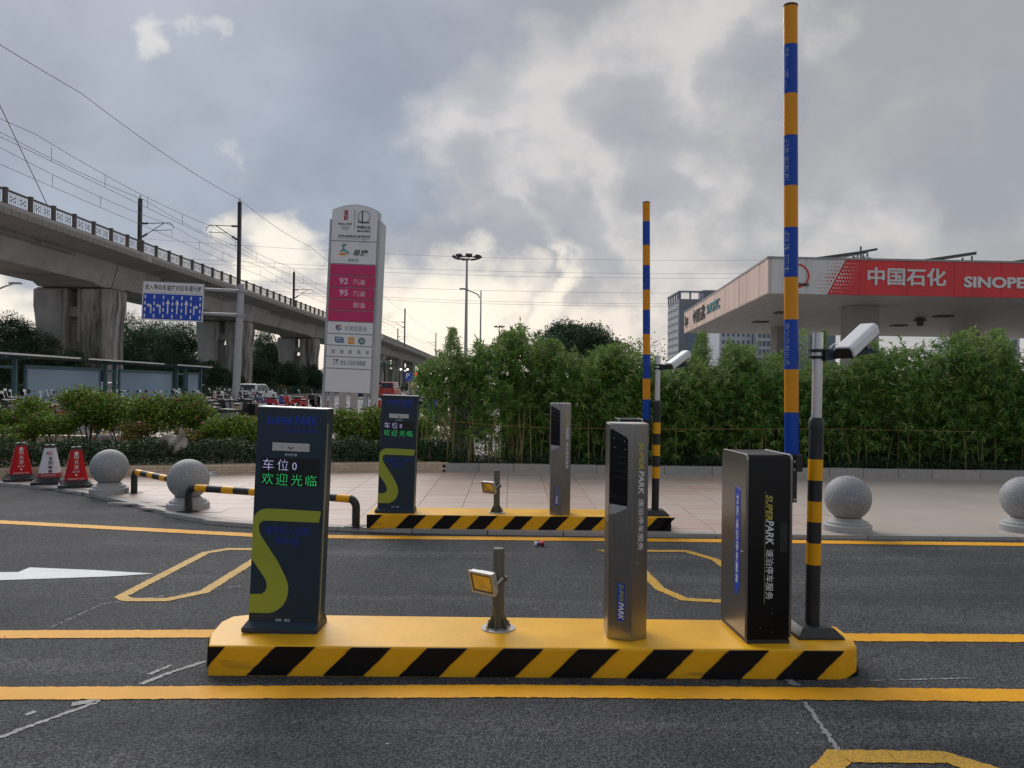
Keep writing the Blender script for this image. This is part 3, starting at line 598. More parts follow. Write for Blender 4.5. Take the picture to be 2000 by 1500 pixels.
# ================================================================= STEEL CAMERA PILLAR
def make_pillar():
    t = empty('camera_pillar', (0, 0, 0)); H = 1.195
    A = Vector((-.108, -.042, 0)); B = Vector((.015, -.096, 0)); Cc = Vector((.111, -.040, 0))
    plan = [(A.x, A.y), (B.x, B.y), (Cc.x, Cc.y), (.111, .13), (-.108, .13)]
    MB().prism(plan, XY, 0, H).build('housing', 'brushed_steel', t, bevel=.004)
    MB().prism([(x*.96, y*.96) for x, y in plan], XY, H, H+.004).build('top_plate', 'aluminium', t)
    d = (B-A).normalized(); F = frame(A, d, (0, 0, 1), 0)
    def fp(u, w, k): return tuple(F @ Vector((u, w, k)))
    gl = MB().prism([(.004, 1.168), (.018, 1.166), (.100, 1.122), (.107, 1.108), (.107, .742), (.004, .752)], lambda u, w, k: fp(u, w, k), -.001, .0012).build('window', 'glass_black', t)
    MB().prism([(.005, .750), (.106, .741), (.100, .728), (.035, .697), (.005, .693)], lambda u, w, k: fp(u, w, k), -.001, .0012).build('sill', 'lamp_grey', t)
    b = MB()
    for z in (.79, .80): b.prism([(.014, z+.002), (.105, z-.006), (.105, z-.0075), (.014, z)], lambda u, w, k: fp(u, w, k), .0012, .002)
    for z in (1.02, .985, .94, .905): b.prism([(.022, z+.001), (.104, z-.008), (.104, z-.011), (.022, z-.001)], lambda u, w, k: fp(u, w, k), .0012, .0016)
    mat('window_trim', (0.035, 0.035, 0.04), .3); b.build('inner_trim', 'window_trim', gl)
    b = MB()
    for u, z in ((.028, 1.115), (.088, 1.10), (.033, 1.065), (.092, 1.055)): b.lathe([(.003, 0), (.003, .002), (.001, .003)], 8, (0, 0, 0)).xform(F @ Matrix.Translation((u, z, .001)), len(b.v)-24)
    b.build('infrared_lamp', 'lamp_grey', gl)
    st = MB().prism([(.056, .315), (.096, .315), (.096, .108), (.056, .108)], lambda u, w, k: fp(u, w, k), -.001, .0009).build('label', 'sign_blue', t)
    fr = lambda u, z, o=.0012: frame(A+d*u+Vector((0, 0, z)), (0, 0, -1), d, o)
    text(st, 'SUPER', 'logo_green', .098, .024, fr(.078, .262), bold=.02, shear=.2); text(st, 'PARK', 'white_print', .095, .030, fr(.078, .162), bold=.02, shear=.2)
    e = (Cc-B).normalized(); fr2 = lambda u, z: frame(B+e*u+Vector((0, 0, z)), (0, 0, -1), e, .0006)
    text(t, 'SUPER', 'yellow_print', .150, .033, fr2(.060, 1.020), bold=.015, shear=.2); text(t, 'PARK', 'white_print', .130, .038, fr2(.062, .872), bold=.02, shear=.2)
    text(t, '速泊停车服务', 'white_print', .285, .036, fr2(.062, .640), bold=.004)
    text(t, 'I', 'khaki_edge', .003, .64, frame(B+e*.036+Vector((0, 0, .77)), e, (0, 0, 1), .0005), name='rule')
    MB().lathe([(.004, 0), (.004, .003), (.001, .004)], 10).xform(frame(B+e*.038+Vector((0, 0, .43)), e, (0, 0, 1), 0)).build('lock', 'aluminium', t)
    return t
pil = make_pillar(); pil.location = (.655, 4.325, .16); tag(pil, 'brushed steel camera pillar with dark window on the near island', 'pillar', 'steel recognition pillars')
pf = copy_tree(pil); pf.location = (.53, 8.30, .19); tag(pf, 'brushed steel camera pillar with dark window on the far island', 'pillar')

# ================================================================= BARRIER GATE
def make_gate():
    t = empty('barrier_gate', (0, 0, 0)); Wd, D, H, R = .262, .405, 1.04, .030
    def rtop(x0, x1, z0, z1, r): return [(x0, z0), (x1, z0), (x1, z1-r)]+[(x1-r+r*math.cos(a), z1-r+r*math.sin(a)) for a in (PI/6, PI/3, PI/2)]+[(x0+r-r*math.cos(a), z1-r+r*math.sin(a)) for a in (PI/2, PI/3, PI/6)]+[(x0, z1-r)]
    side = rtop(.0, D, .03, H, R)
    MB().prism([(max(y, .0), z) for y, z in side], YZ, -.0, .014).build('side_panel', 'brushed_steel', t, bevel=.003)
    MB().prism(side, YZ, Wd-.014, Wd).build('side_panel', 'brushed_steel', t, bevel=.003)
    inner = rtop(.006, D-.006, .022, H-.004, R)
    MB().prism(inner, YZ, .0142, Wd-.0142).build('front_panel', 'black_gloss', t, smooth=40)
    MB().box(.012, Wd-.012, -.004, D+.004, 0, .022).build('base_plate', 'black_plastic', t)
    # lettering down the black front, tops to the right
    fr = lambda x, z: frame((x, .006, z), (0, 0, -1), (1, 0, 0), .0006)
    text(t, 'SUPER', 'yellow_print', .140, .036, fr(.133, .745), bold=.02, shear=.2); text(t, 'PARK', 'white_print', .135, .044, fr(.137, .608), bold=.02, shear=.2)
    text(t, '速泊停车服务', 'white_print', .275, .042, fr(.138, .378), bold=.002)
    MB().box(.108, .1105, .0035, .006, .215, .835).build('rule', 'khaki_edge', t)
    MB().box(.195, .235, .0045, .0058, .50, .66).build('blank_cover', 'black_plastic', t)
    # blue label on the steel side
    lab = MB().prism([(.085, .83), (.155, .845), (.17, .83), (.165, .25), (.15, .22), (.115, .25), (.085, .30)], YZ, -.0015, .001).build('label', 'sign_blue', t)
    text(lab, '科拓·速泊停车服务', 'white_print', .50, .034, frame((0, .127, .55), (0, 0, -1), (0, -1, 0), .0022), bold=.004)
    MB().lathe([(.008, 0), (.008, .006), (.003, .007)], 12).xform(Matrix.Translation((0, .055, .49)) @ Matrix.Rotation(-PI/2, 4, 'Y')).build('lock', 'steel_bolt', t, smooth=40)
    for x, z in ((.155, .165), (.088, .085), (.155, .062)): MB().box(x-.002, x+.002, .004, .0062, z-.002, z+.002).build('screw', 'steel_bolt', t)
    # boom and its bracket on the right flank
    br = MB().box(Wd+.030, Wd+.068, .10, .125, .76, 1.03).box(Wd+.053, Wd+.095, .09, .15, .935, 1.03).box(Wd, Wd+.030, .08, .2, .80, .95).build('bracket', 'black_plastic', t, bevel=.003)
    for x, z in ((Wd+.050, .99), (Wd+.050, .945), (Wd+.050, .775)): MB().lathe([(.008, 0), (.008, .006), (.003, .01)], 10).xform(Matrix.Translation((x, .10, z)) @ Matrix.Rotation(PI/2, 4, 'X')).build('bolt', 'steel_bolt', br, smooth=40)
    bx, by, z0 = Wd+.062, .165, 1.010
    arm = empty('boom_arm', (bx, by, z0)); arm.parent = t; arm.rotation_euler = (0, rad(-.75), 0)
    ys = [885, 801, 717, 620, 537, 440, 358, 260, 178, 82, 6]; cols = ['boom_blue', 'boom_orange']
    zz = [(885-y)/341.0+.012 for y in ys]
    for i in range(10):
        s = MB().tube([(0, 0, zz[i]), (0, 0, zz[i+1]-.0008)], .0405, 28, ell=.75).build('boom_segment', cols[i % 2], arm, smooth=40)
        if i in (2, 4, 6, 8):
            txt = {2: '先出场后付费', 4: '扫码', 6: '请减速慢行', 8: '一车一杆'}[i]
            # print wraps round the left flank of the tube
            c = (zz[i]+zz[i+1])/2; me, tw, th = tmesh(txt, -.005, 0, .01); me = me.copy(); v = np.empty(len(me.vertices)*3); me.vertices.foreach_get('co', v); v = v.reshape(-1, 3)
            a = v[:, 0]*(.24/tw); u = v[:, 1]*(.036/th); ang = PI*1.18+u/.0405
            me.vertices.foreach_set('co', np.stack([.0410*np.cos(ang), .0410*.75*np.sin(ang), c+a], 1).ravel()); me.materials.clear(); me.materials.append(K['pale_print']); me.update()
            link('lettering', me, s)
    MB().tube([(0, 0, 0), (0, 0, .0125)], .043, 24, ell=.8).build('collar', 'aluminium', arm, smooth=40)
    MB().tube([(0, 0, zz[-1]), (0, 0, zz[-1]+.008), (0, 0, zz[-1]+.013)], [.0425, .0425, .034], 24, ell=.8).build('end_cap', 'black_plastic', arm, smooth=40)
    return t
gate = make_gate(); gate.location = (1.294, 4.222, .16); gate.rotation_euler = (0, 0, rad(3.3))
tag(gate, 'black barrier gate with raised blue and orange boom on the near island', 'barrier gate', 'boom barriers, both raised')
gf = copy_tree(gate); gf.location = (1.150, 8.26, .19); gf.rotation_euler = (0, 0, rad(-2))
[setattr(c_, 'scale', (1, 1, .925)) for c_ in gf.children if c_.name.startswith('boom_arm')]
tag(gf, 'barrier gate with raised blue and orange boom on the far island', 'barrier gate')

# ================================================================= CAMERA COLUMN
def make_column():
    t = empty('camera_column', (0, 0, 0)); zf = lambda y: (1222-y)/339.0+.05
    b = MB(); q = .132; z = .012
    v = [(-q, -q, 0), (q, -q, 0), (q, q, 0), (-q, q, 0), (-q, -q, z), (q, -q, z), (q, q, z), (-q, q, z), (-.09, -.085, .052), (.09, -.085, .052), (.09, .085, .052), (-.09, .085, .052)]
    b.add(v, [(0, 1, 5, 4), (1, 2, 6, 5), (2, 3, 7, 6), (3, 0, 4, 7), (4, 5, 9, 8), (5, 6, 10, 9), (6, 7, 11, 10), (7, 4, 8, 11), (8, 9, 10, 11), (3, 2, 1, 0)])
    b.build('base', 'black_plastic', t, bevel=.004)
    MB().tube([(0, 0, .05), (0, 0, zf(836))], .0400, 28).build('lower_tube', 'black_plastic', t, smooth=40)
    for a, c in ((1105, 1063), (1022, 982), (941, 900)):
        MB().tube([(0, 0, zf(a)), (0, 0, zf(c))], .0408, 28).build('yellow_band', 'bollard_yellow', t, smooth=40)
    MB().tube([(0, 0, zf(840)), (0, 0, zf(826)), (0, 0, zf(819))], [.0435, .0435, .034], 28).build('collar', 'black_plastic', t, smooth=40)
    MB().tube([(0, 0, zf(830)), (0, 0, zf(653))], .0290, 28).build('upper_tube', 'aluminium', t, smooth=40)
    za = zf(700); b = MB()
    for zz in (za-.004, za+.034): b.tube([(0, 0, zz-.009), (0, 0, zz+.009)], .034, 20); b.box(-.052, .045, -.012, .012, zz-.007, zz+.007)
    b.build('clamp', 'black_plastic', t, smooth=40)
    b = MB(); b.prism([(.03, za-.024), (.03, za+.043), (.335, za+.043), (.335, za+.030)], XZ, -.03, .03); arm = b.build('arm', 'kiosk_navy', t, bevel=.002)
    # camera housing pointing towards the viewer and down to the left
    M = Matrix.Translation((.225, -.02, za+.105)) @ Matrix.Rotation(rad(-56), 4, 'Z') @ Matrix.Rotation(rad(30), 4, 'X')
    prof = [(-.058, -.035), (-.058, .018), (-.045, .038), (.045, .038), (.058, .018), (.058, -.035)]
    cam_ = MB(); cam_.prism(prof, XZ, -.17, .14).xform(M); h = cam_.build('camera_housing', 'white_plastic', t, bevel=.012, seg=3)
    MB().prism([(x*.86, z*.86-.003) for x, z in prof], XZ, -.176, -.15).xform(M).build('lens_window', 'black_plastic', h)
    b = MB(); b.beam((.30, 0, za+.04), (.275, .03, za+.13), .06, .02); b.box(.19, .31, -.03, .03, za+.043, za+.052)
    b.build('camera_foot', 'black_plastic', t, bevel=.002)
    tb = MB(); tb.tube([(.07, .0, za+.05), (.09, -.01, za+.075), (.14, -.04, za+.07), (.17, -.06, za+.06)], .005, 8); tb.build('cable', 'white_plastic', t, smooth=60)
    return t
col_ = make_column(); col_.location = (1.745, 4.43, .16); col_.rotation_euler = (0, rad(.6), rad(2))
tag(col_, 'striped black and yellow camera post beside the near barrier gate', 'camera post', 'striped camera posts')
cf = copy_tree(col_); cf.location = (1.575, 8.37, .19); cf.rotation_euler = (0, rad(.45), 0)
tag(cf, 'striped black and yellow camera post at the end of the far island', 'camera post')

# ================================================================= FLOODLIGHT POST
def make_flood():
    t = empty('floodlight_post', (0, 0, 0))
    MB().lathe([(.098, 0), (.098, .006)], 36).build('flange', 'lamp_grey', t, smooth=40)
    MB().tube([(0, 0, .006), (0, 0, .455), (0, 0, .462)], [.034, .034, .029], 28).build('tube', 'olive_metal', t, smooth=40)
    b = MB()
    for k in range(6):
        a = k*PI/3+.3; c, s = math.cos(a), math.sin(a); r0, r1 = .030, .075
        P = [Vector((c*r0, s*r0, .09)), Vector((c*r1, s*r1, .006)), Vector((c*r0, s*r0, .006))]; n = Vector((-s, c, 0))*.003
        b.add([p-n for p in P]+[p+n for p in P], [(0, 1, 2), (5, 4, 3), (0, 3, 4, 1), (1, 4, 5, 2)])
    b.build('gusset', 'olive_metal', t)
    b = MB()
    for k in range(4):
        a = k*PI/2+.75; x, y = .084*math.cos(a), .084*math.sin(a); b.lathe([(.009, .006), (.009, .013), (.004, .013), (.004, .032)], 6, (x, y, 0))
    b.build('bolt', 'steel_bolt', t)
    MB().tube([(0, 0, .27), (0, 0, .305)], .038, 24).box(-.055, -.03, -.03, .0, .275, .30).box(.03, .05, -.02, .02, .275, .30).build('clamp', 'olive_metal', t, smooth=40)
    M = Matrix.Translation((-.095, -.075, .275)) @ Matrix.Rotation(rad(-38), 4, 'Z') @ Matrix.Rotation(rad(16), 4, 'X')
    fr_ = MB(); w, h = .088, .068
    fr_.add([(-w, 0, -h), (w, 0, -h), (w, 0, h), (-w, 0, h), (-w+.014, 0, -h+.014), (w-.014, 0, -h+.014), (w-.014, 0, h-.014), (-w+.014, 0, h-.014), (-w, .012, -h), (w, .012, -h), (w, .012, h), (-w, .012, h), (-w+.014, .03, -h+.014), (w-.014, .03, -h+.014), (w-.014, .03, h-.014), (-w+.014, .03, h-.014)],
            [(0, 1, 5, 4), (1, 2, 6, 5), (2, 3, 7, 6), (3, 0, 4, 7), (0, 8, 9, 1), (1, 9, 10, 2), (2, 10, 11, 3), (3, 11, 8, 0), (4, 5, 13, 12), (5, 6, 14, 13), (6, 7, 15, 14), (7, 4, 12, 15)])
    fr_.prism([(-w+.006, -h+.006), (w-.006, -h+.006), (w-.006, h-.006), (-w+.006, h-.006)], XZ, .012, .04); fr_.prism([(-.055, -.042), (.055, -.042), (.055, .042), (-.055, .042)], XZ, .04, .075)
    lamp = fr_.xform(M).build('lamp_housing', 'lamp_grey', t, bevel=.003)
    rf = MB(); a_, c_ = w-.016, h-.016
    rf.add([(-a_, .004, -c_), (a_, .004, -c_), (a_, .004, c_), (-a_, .004, c_), (-a_*.3, .0118, -c_*.3), (a_*.3, .0118, -c_*.3), (a_*.3, .0118, c_*.3), (-a_*.3, .0118, c_*.3)], [(0, 1, 5, 4), (1, 2, 6, 5), (2, 3, 7, 6), (3, 0, 4, 7), (4, 5, 6, 7)])
    rf.xform(M).build('reflector', 'reflector_yellow', lamp)
    g = MB(); g.add([(-a_, .002, -c_), (a_, .002, -c_), (a_, .002, c_), (-a_, .002, c_), (-a_+.005, .0021, -c_+.005), (a_-.005, .0021, -c_+.005), (a_-.005, .0021, c_-.005), (-a_+.005, .0021, c_-.005)], [(0, 1, 5, 4), (1, 2, 6, 5), (2, 3, 7, 6), (3, 0, 4, 7)]).xform(M).build('gasket', 'black_plastic', lamp)
    y = MB(); y.tube([tuple(M @ Vector((-w-.006, .02, 0))), tuple(M @ Vector((-w-.006, .10, .01))), (-.03, -.005, .285)], .006, 6); y.tube([tuple(M @ Vector((w+.006, .02, 0))), tuple(M @ Vector((w+.006, .08, .01))), (-.0, -.03, .285)], .006, 6)
    y.build('yoke', 'lamp_grey', t, smooth=50)
    MB().tube([(-.10, -.03, .25), (-.07, .0, .22), (-.035, .01, .235), (-.03, .0, .27)], .004, 6).build('cable', 'black_plastic', t, smooth=60)
    return t
fl = make_flood(); fl.location = (-.063, 4.44, .16); fl.rotation_euler = (0, rad(-.3), 0); tag(fl, 'short olive post with yellow floodlight on the near island', 'floodlight', 'short floodlight posts')
ff = copy_tree(fl); ff.location = (-.15, 8.36, .19); tag(ff, 'short olive post with floodlight on the far island', 'floodlight')

# ================================================================= STONE SPHERES, RAILS, CONES
stonemat('pale_granite', (0.42, 0.42, 0.42), (0.38, 0.38, 0.38), 0.6, 0.3, 90)
def make_sphere():
    t = empty('stone_bollard', (0, 0, 0)); R = .243; c = .35
    prof = [(R*math.sin(a), c-R*math.cos(a)) for a in [rad(x) for x in range(32, 181, 6)]]; prof[-1] = (.001, c+R)
    MB().lathe(prof, 40).build('ball', 'sphere_granite', t, smooth=60)
    MB().lathe([(.245, 0), (.248, .004), (.248, .062), (.240, .070), (.214, .076), (.214, .092), (.204, .102), (.180, .110), (.160, .122), (.140, .143)], 40).build('pedestal', 'pale_granite', t, smooth=35)
    return t
s0 = make_sphere(); sp = [(213, 968, 'round granite bollard beside the red cones'), (367, 1000, 'round granite bollard behind the near striped rail'), (1655, 1045, 'round granite bollard right of the striped camera post'), (2001, 1045, 'round granite bollard cut by the right edge')]
for i, (px, py, lb) in enumerate(sp):
    o = s0 if i == 0 else copy_tree(s0); p = G(px, py, .0405); o.location = (p.x*(1+.29/p.y), p.y+.29, .0405); o.rotation_euler = (0, 0, i*1.3); tag(o, lb, 'bollard', 'stone ball bollards')
for px, py, Yz in ((16, 862, 18), (158, 862, 18.5)):
    o = copy_tree(s0); p = AT(px, 862, Yz); o.location = (p.x, p.y, .03); tag(o, 'stone ball bollard behind the hedge, %s' % ('far left' if px < 50 else 'near the white panel'), 'bollard', 'stone ball bollards')
def make_rail(p0, p1, label, z=.29):
    d = Vector(p1)-Vector(p0); L_ = d.length; t = empty('safety_rail', (p0[0], p0[1], .0405), math.atan2(d.y, d.x), label, 'rail', 'low striped pipe rails')
    r = .043; R = .09; pts = [(0, 0, 0), (0, 0, z-R)]+[(R-R*math.cos(a), 0, z-R+R*math.sin(a)) for a in [rad(x) for x in (15, 30, 45, 60, 75, 90)]]
    e = [(L_-x, 0, zz) for x, _, zz in pts[::-1]]
    MB().tube(pts+e, r, 18).build('pipe', 'black_plastic', t, smooth=50)
    x = .12; 
    while x+.17 < L_-.05:
        MB().tube([(x, 0, z), (x+.165, 0, z)], r+.0012, 18).build('yellow_band', 'bollard_yellow', t, smooth=40); x += .385
    for xx in (0, L_): MB().box(xx-.09, xx+.09, -.09, .09, 0, .008).build('foot_plate', 'black_plastic', t)
    return t
p0 = G(368, 1000, .04); p1 = G(695, 1028, .04); make_rail((p0.x, p0.y), (p1.x, p1.y), 'black and yellow pipe rail between the kiosk and the granite ball')
make_rail((-5.17, 10.55), (-4.16, 9.62), 'black and yellow pipe rail between the two left granite balls')
def make_cone(m_, txt):
    t = empty('traffic_cone', (0, 0, 0))
    b = MB(); q = .225; b.prism([(-q, -q+.05), (-q+.05, -q), (q-.05, -q), (q, -q+.05), (q, q-.05), (q-.05, q), (-q+.05, q), (-q, q-.05)], XY, 0, .045)
    b.add([(-.2, -.2, .045), (.2, -.2, .045), (.2, .2, .045), (-.2, .2, .045), (-.15, -.15, .085), (.15, -.15, .085), (.15, .15, .085), (-.15, .15, .085)], [(0, 1, 5, 4), (1, 2, 6, 5), (2, 3, 7, 6), (3, 0, 4, 7), (4, 5, 6, 7)])
    b.build('base', 'black_plastic', t, bevel=.006)
    def frus(z0, z1, r0, r1, m, name):
        r0c, r1c = r0*.72, r1*.72; v = []
        for r, c, z in ((r0, r0c, z0), (r1, r1c, z1)): v += [(-c, -r, z), (c, -r, z), (r, -c, z), (r, c, z), (c, r, z), (-c, r, z), (-r, c, z), (-r, -c, z)]
        return MB().add(v, [(i, (i+1) % 8, 8+(i+1) % 8, 8+i) for i in range(8)]+[tuple(range(8))[::-1], tuple(range(8, 16))]).build(name, m, t)
    rr = lambda z: .150-(z-.085)*.1800
    frus(.085, .105, .150, rr(.105), 'black_plastic', 'skirt'); frus(.105, .53, rr(.105)+.001, rr(.53)+.001, m_, 'sleeve'); frus(.53, .575, rr(.53), .060, 'black_plastic', 'cap')
    MB().tube([(-.0, 0, .57), (-.022, 0, .60), (0, 0, .625), (.022, 0, .60), (0, 0, .572)], .008, 8).build('ring', 'black_plastic', t, smooth=50)
    al = math.atan(.18)
    def face(a, z, x=0): 
        n = Vector((math.cos(a), math.sin(a), 0)); r_ = Vector((-math.sin(a), math.cos(a), 0)); return frame(n*(rr(z)+.003)+r_*x+Vector((0, 0, z)), r_, Vector((0, 0, 1))-n*.18, .0025)
    A1, A2 = -PI/2, -PI
    if m_ == 'cone_red':
        for s, z in (('阳', .43), ('光', .36), ('源', .29)): text(t, s, 'white_print', .055, .055, face(A1, z))
        text(t, 'KTV', 'white_print', .085, .03, face(A1, .225)); text(t, 'S', 'white_print', .03, .035, face(A1, .485), bold=.03)
        text(t, '0', 'white_print', .05, .05, face(A1, .485)); text(t, '●', 'white_print', .025, .025, face(A1, .18))
        text(t, '0660271333', 'white_print', .20, .018, face(A1, .125)); text(t, '0660271333', 'white_print', .20, .018, face(A2, .125))
        for s, z in (('量', .45), ('贩', .36), ('自', .27), ('助', .18)): text(t, s, 'white_print', .036, .036, face(A2, z, -.03))
        for s, z in zip('欢唱热线一二三四五六', [.46-.03*i for i in range(10)]): text(t, s, 'white_print', .02, .02, face(A2, z, .03))
    else:
        for s, z in (('友', .38), ('田', .315), ('帝', .25), ('得', .19)): text(t, s, 'sign_black', .05, .052, face(A1, z, .02), bold=.02)
        text(t, 'C', 'cone_red', .075, .045, face(A1, .455), bold=.04); frus(.105, .165, rr(.105)+.002, rr(.165)+.002, 'cone_crimson', 'red_band')
        text(t, '0660271333', 'white_print', .18, .018, face(A1, .135)); text(t, '友田帝得', 'sign_slate', .22, .03, face(A2, .32) @ Matrix.Rotation(-PI/2, 4, 'Z'))
    return t
cr = make_cone('cone_red', 1); cw = make_cone('cone_white', 1); cr2 = copy_tree(cr)
for o, px, py, rz, lb in ((cr, 40, 938, .62, 'red square cone with white lettering, leftmost of three'), (cw, 97, 944, .42, 'white square cone with a red foot between two red cones'), (cr2, 148, 950, .55, 'red square cone with white lettering next to the granite ball')):
    p = G(px, py, .0405); o.location = p; o.rotation_euler = (0, 0, rz); tag(o, lb, 'cone', 'advertising cones on the pavement edge')
# litter
bt = empty('crushed_can', G(1053, 1066, .004), .2, 'crushed blue, white and red can lying on the asphalt', 'litter')
M_ = Matrix.Rotation(PI/2, 4, 'Y'); mat('can_blue', (.03, .05, .35), .3, .5); mat('can_red', (.5, .03, .04), .3, .5)
MB().lathe([(.012, -.05), (.024, -.045), (.020, -.02), (.014, 0)], 14).xform(Matrix.Translation((0, 0, .022)) @ M_).build('bottom_half', 'white_plastic', bt, smooth=50)
MB().lathe([(.014, 0), (.023, .02), (.026, .044), (.015, .05)], 14).xform(Matrix.Translation((0, 0, .022)) @ M_).build('top_half', 'can_red', bt, smooth=50)
MB().lathe([(.0212, -.026), (.0152, -.001), (.0172, .008)], 14).xform(Matrix.Translation((0, -.001, .021)) @ M_).build('print', 'can_blue', bt, smooth=50)
def crumple(name, loc, sx, sy, sz, m, label, cat, n=14, seed=3, rot=0):
    r = random.Random(seed); b = MB(); V = []
    for j in range(n+1):
        for i in range(n+1):
            u, v = i/n, j/n; e = .75+.25*r.random()
            V.append(((u-.5)*sx*(1-.15*v)+.03*sx*r.random(), sy*(.35*math.sin(u*9+v*4+seed)+.25*math.sin(u*17-v*11)+.22*(r.random()-.5)), v*sz*(.35+.65*u**.7)*(.85+.15*math.sin(u*11+2))+(1-v)*.10*sz*math.sin(u*8)))
    b.add(V, [(j*(n+1)+i, j*(n+1)+i+1, (j+1)*(n+1)+i+1, (j+1)*(n+1)+i) for j in range(n) for i in range(n)])
    o = b.build(name, m, None, smooth=180, loc=loc, rot=(0, rot, 0)); tag(o, label, cat); 
    s = o.modifiers.new('s', 'SOLIDIFY'); s.thickness = .003
    return o
p = AT(326, 886, 12.85); crumple('plastic_bag', (p.x, p.y, p.z), .72, .16, .42, 'plastic_bag', 'torn white plastic bag caught on the low hedge', 'plastic bag', rot=rad(-12))
p = G(413, 928, .045); crumple('crumpled_wrapper', (p.x, p.y-.05, .042), .2, .1, .1, 'white_plastic', 'crumpled white wrapper at the foot of the tiled wall', 'litter', 8, 5)
# ================================================================= RAILWAY VIADUCT
def edgeX(Z): return -34.6+.012*min(Z, 200)-max(0, Z-200)*.008
via = empty('railway_viaduct', (edgeX(70), 70, 0), label='long concrete railway viaduct on paired piers with openwork railing', cat='viaduct')
def vp(x, Y, z): return (edgeX(Y)+x-edgeX(70), Y-70, z)
sec = [(0, 13.45), (0, 12.78), (-.3, 12.72), (-2.55, 12.38), (-3.3, 10.42), (-8.7, 10.42), (-9.45, 12.38), (-11.7, 12.72), (-12, 12.78), (-12, 13.45)]
joints = [1.3+34.6*i for i in range(13)]
for Y0, Y1 in zip(joints, joints[1:]):
    a, b_ = Y0+.09, Y1-.09; b = MB(); n = len(sec); ends = [a, a+1.6, a+2.6, b_-2.6, b_-1.6, b_]
    v = []
    for k, Y in enumerate(ends):
        dz = -.28 if k in (0, 1, 4, 5) else 0; dx = .14 if k in (0, 1, 4, 5) else 0
        for x, z in sec:
            low = z < 11
            v.append(vp(x+(dx if low and x > -6 else -dx if low else 0), Y, z+(dz if low else 0)))
    b.add(v, [tuple(range(n))[::-1], tuple(range(n*5, n*6))]+[(k*n+i, k*n+(i+1) % n, (k+1)*n+(i+1) % n, (k+1)*n+i) for k in range(5) for i in range(n)])
    b.build('girder', 'concrete', via)
    if Y0 > 30 and Y0 < 210:
        p = MB(); p.tube([vp(-2.35, Y, 12.15) for Y in (a+8 if Y0 > 60 else a, b_-7)], .09, 8)
        for k in range(3):
            Y = a+9+k*7; p.box(*[c for c in (vp(-2.4, Y, 0)[0], vp(-2.3, Y, 0)[0])], Y-70-.12, Y-70+.12, 12.2, 12.6)
        p.build('drain_pipe', 'pipe_grey', via, smooth=50)
# edge blocks
eb = MB(); eb.box(-.03, .06, .02, .80, -.44, 0); ebm = eb.mesh('edge_block', 'edge_concrete')
Y = 46.0
while Y < 132:
    if min(abs(Y-j) for j in joints) > .5: link('edge_block', ebm, via, vp(0, Y, 13.2), (random.uniform(-.002, .002), 0, 0))
    Y += .83
b = MB()
while Y < 330: b.beam(vp(.015, Y, 12.98), vp(.015, Y+7.9, 12.98), .09, .44); Y += 8
b.build('edge_course', 'edge_concrete', via)
# openwork railing
rb = MB(); PW = 2.66
rb.box(-.06, .06, 0, PW, 0, .07); rb.box(-.08, .08, 0, PW, .93, 1.03); rb.box(-.12, .12, -.12, .12, 0, 1.08); rb.box(-.14, .14, -.14, .14, 1.08, 1.13)
xs = [.25+i*.216 for i in range(11)]
for x in xs: rb.box(-.010, .010, x-.015, x+.015, .07, .93)
for c in (.25+.216*2.5, .25+.216*7.5):
    for x0, z in ((-.22, .62), (.07, .62), (-.22, .36), (.07, .36), (-.075, .49)): rb.box(-.016, .016, c+x0*1.4, c+x0*1.4+.216, z-.03, z+.03)
rmesh = rb.mesh('railing_panel', 'rail_dark')
Y = 48.8
while Y < 192:
    near = min(joints, key=lambda j: abs(j-(Y+PW/2)))
    link('railing_panel', rmesh, via, vp(-.16, Y, 13.45)); Y += PW
b = MB(); YY = Y
while YY < 440: b.beam(vp(-.16, YY, 13.98), vp(-.16, YY+20, 13.98), .14, 1.05); YY += 20
b.build('far_parapet', 'edge_concrete', via)
def shaft(cx_, Y, m):
    b = MB(); P = [(-1.3, 0), (1.3, 0), (1.3, 6.6), (1.42, 7.6), (1.55, 8.4), (1.55, 10.0), (-1.55, 10.0), (-1.55, 8.4), (-1.42, 7.6), (-1.3, 6.6)]
    b.prism(P, XZ, -1.5, 1.5); b.xform(Matrix.Translation(vp(cx_, Y, 0))); return b.build('pier_shaft', m, via, bevel=.18, seg=2)
for j in joints[2:9]:
    shaft(-3.95, j, 'concrete_stained'); shaft(-7.9, j, 'concrete'); x0, y0, _ = vp(-5.95, j, 0)
    MB().box(x0-.65, x0+.65, y0-.9, y0+.9, 7.5, 8.4).box(x0-.65, x0+.65, y0-.2, y0+.4, 0, 6.9).build('crossbeam', 'concrete', via)
    MB().box(x0-3.4, x0+3.4, y0-1.0, y0+1.0, 10.0, 10.13).build('bearing_pad', 'concrete_dark', via)
    MB().tube([(x0-.9, y0-1.6, 9.9), (x0-.8, y0-1.6, 4.5)], .1, 8).tube([(x0+.75, y0-1.6, 9.9), (x0+.75, y0-1.6, 5.2)], .1, 8).build('drain_pipe', 'pipe_grey', via)
    for sx in (-3.95, -7.9):
        hx, hy, _ = vp(sx, j-1.52, 0)
        hp = MB().box(hx-1.25, hx+1.25, hy-.04, hy-.0, .6, 2.6).build('hazard_panel', 'sign_black', via)
        for k in range(4):
            MB().prism([(hx-1.2+k*.62, .62), (hx-.9+k*.62, .62), (hx-1.2+k*.62, 1.6+.0), (hx-1.5+k*.62 if k else hx-1.2, 1.6)], XZ, hy-.05, hy-.041).build('stripe', 'bollard_yellow', hp)
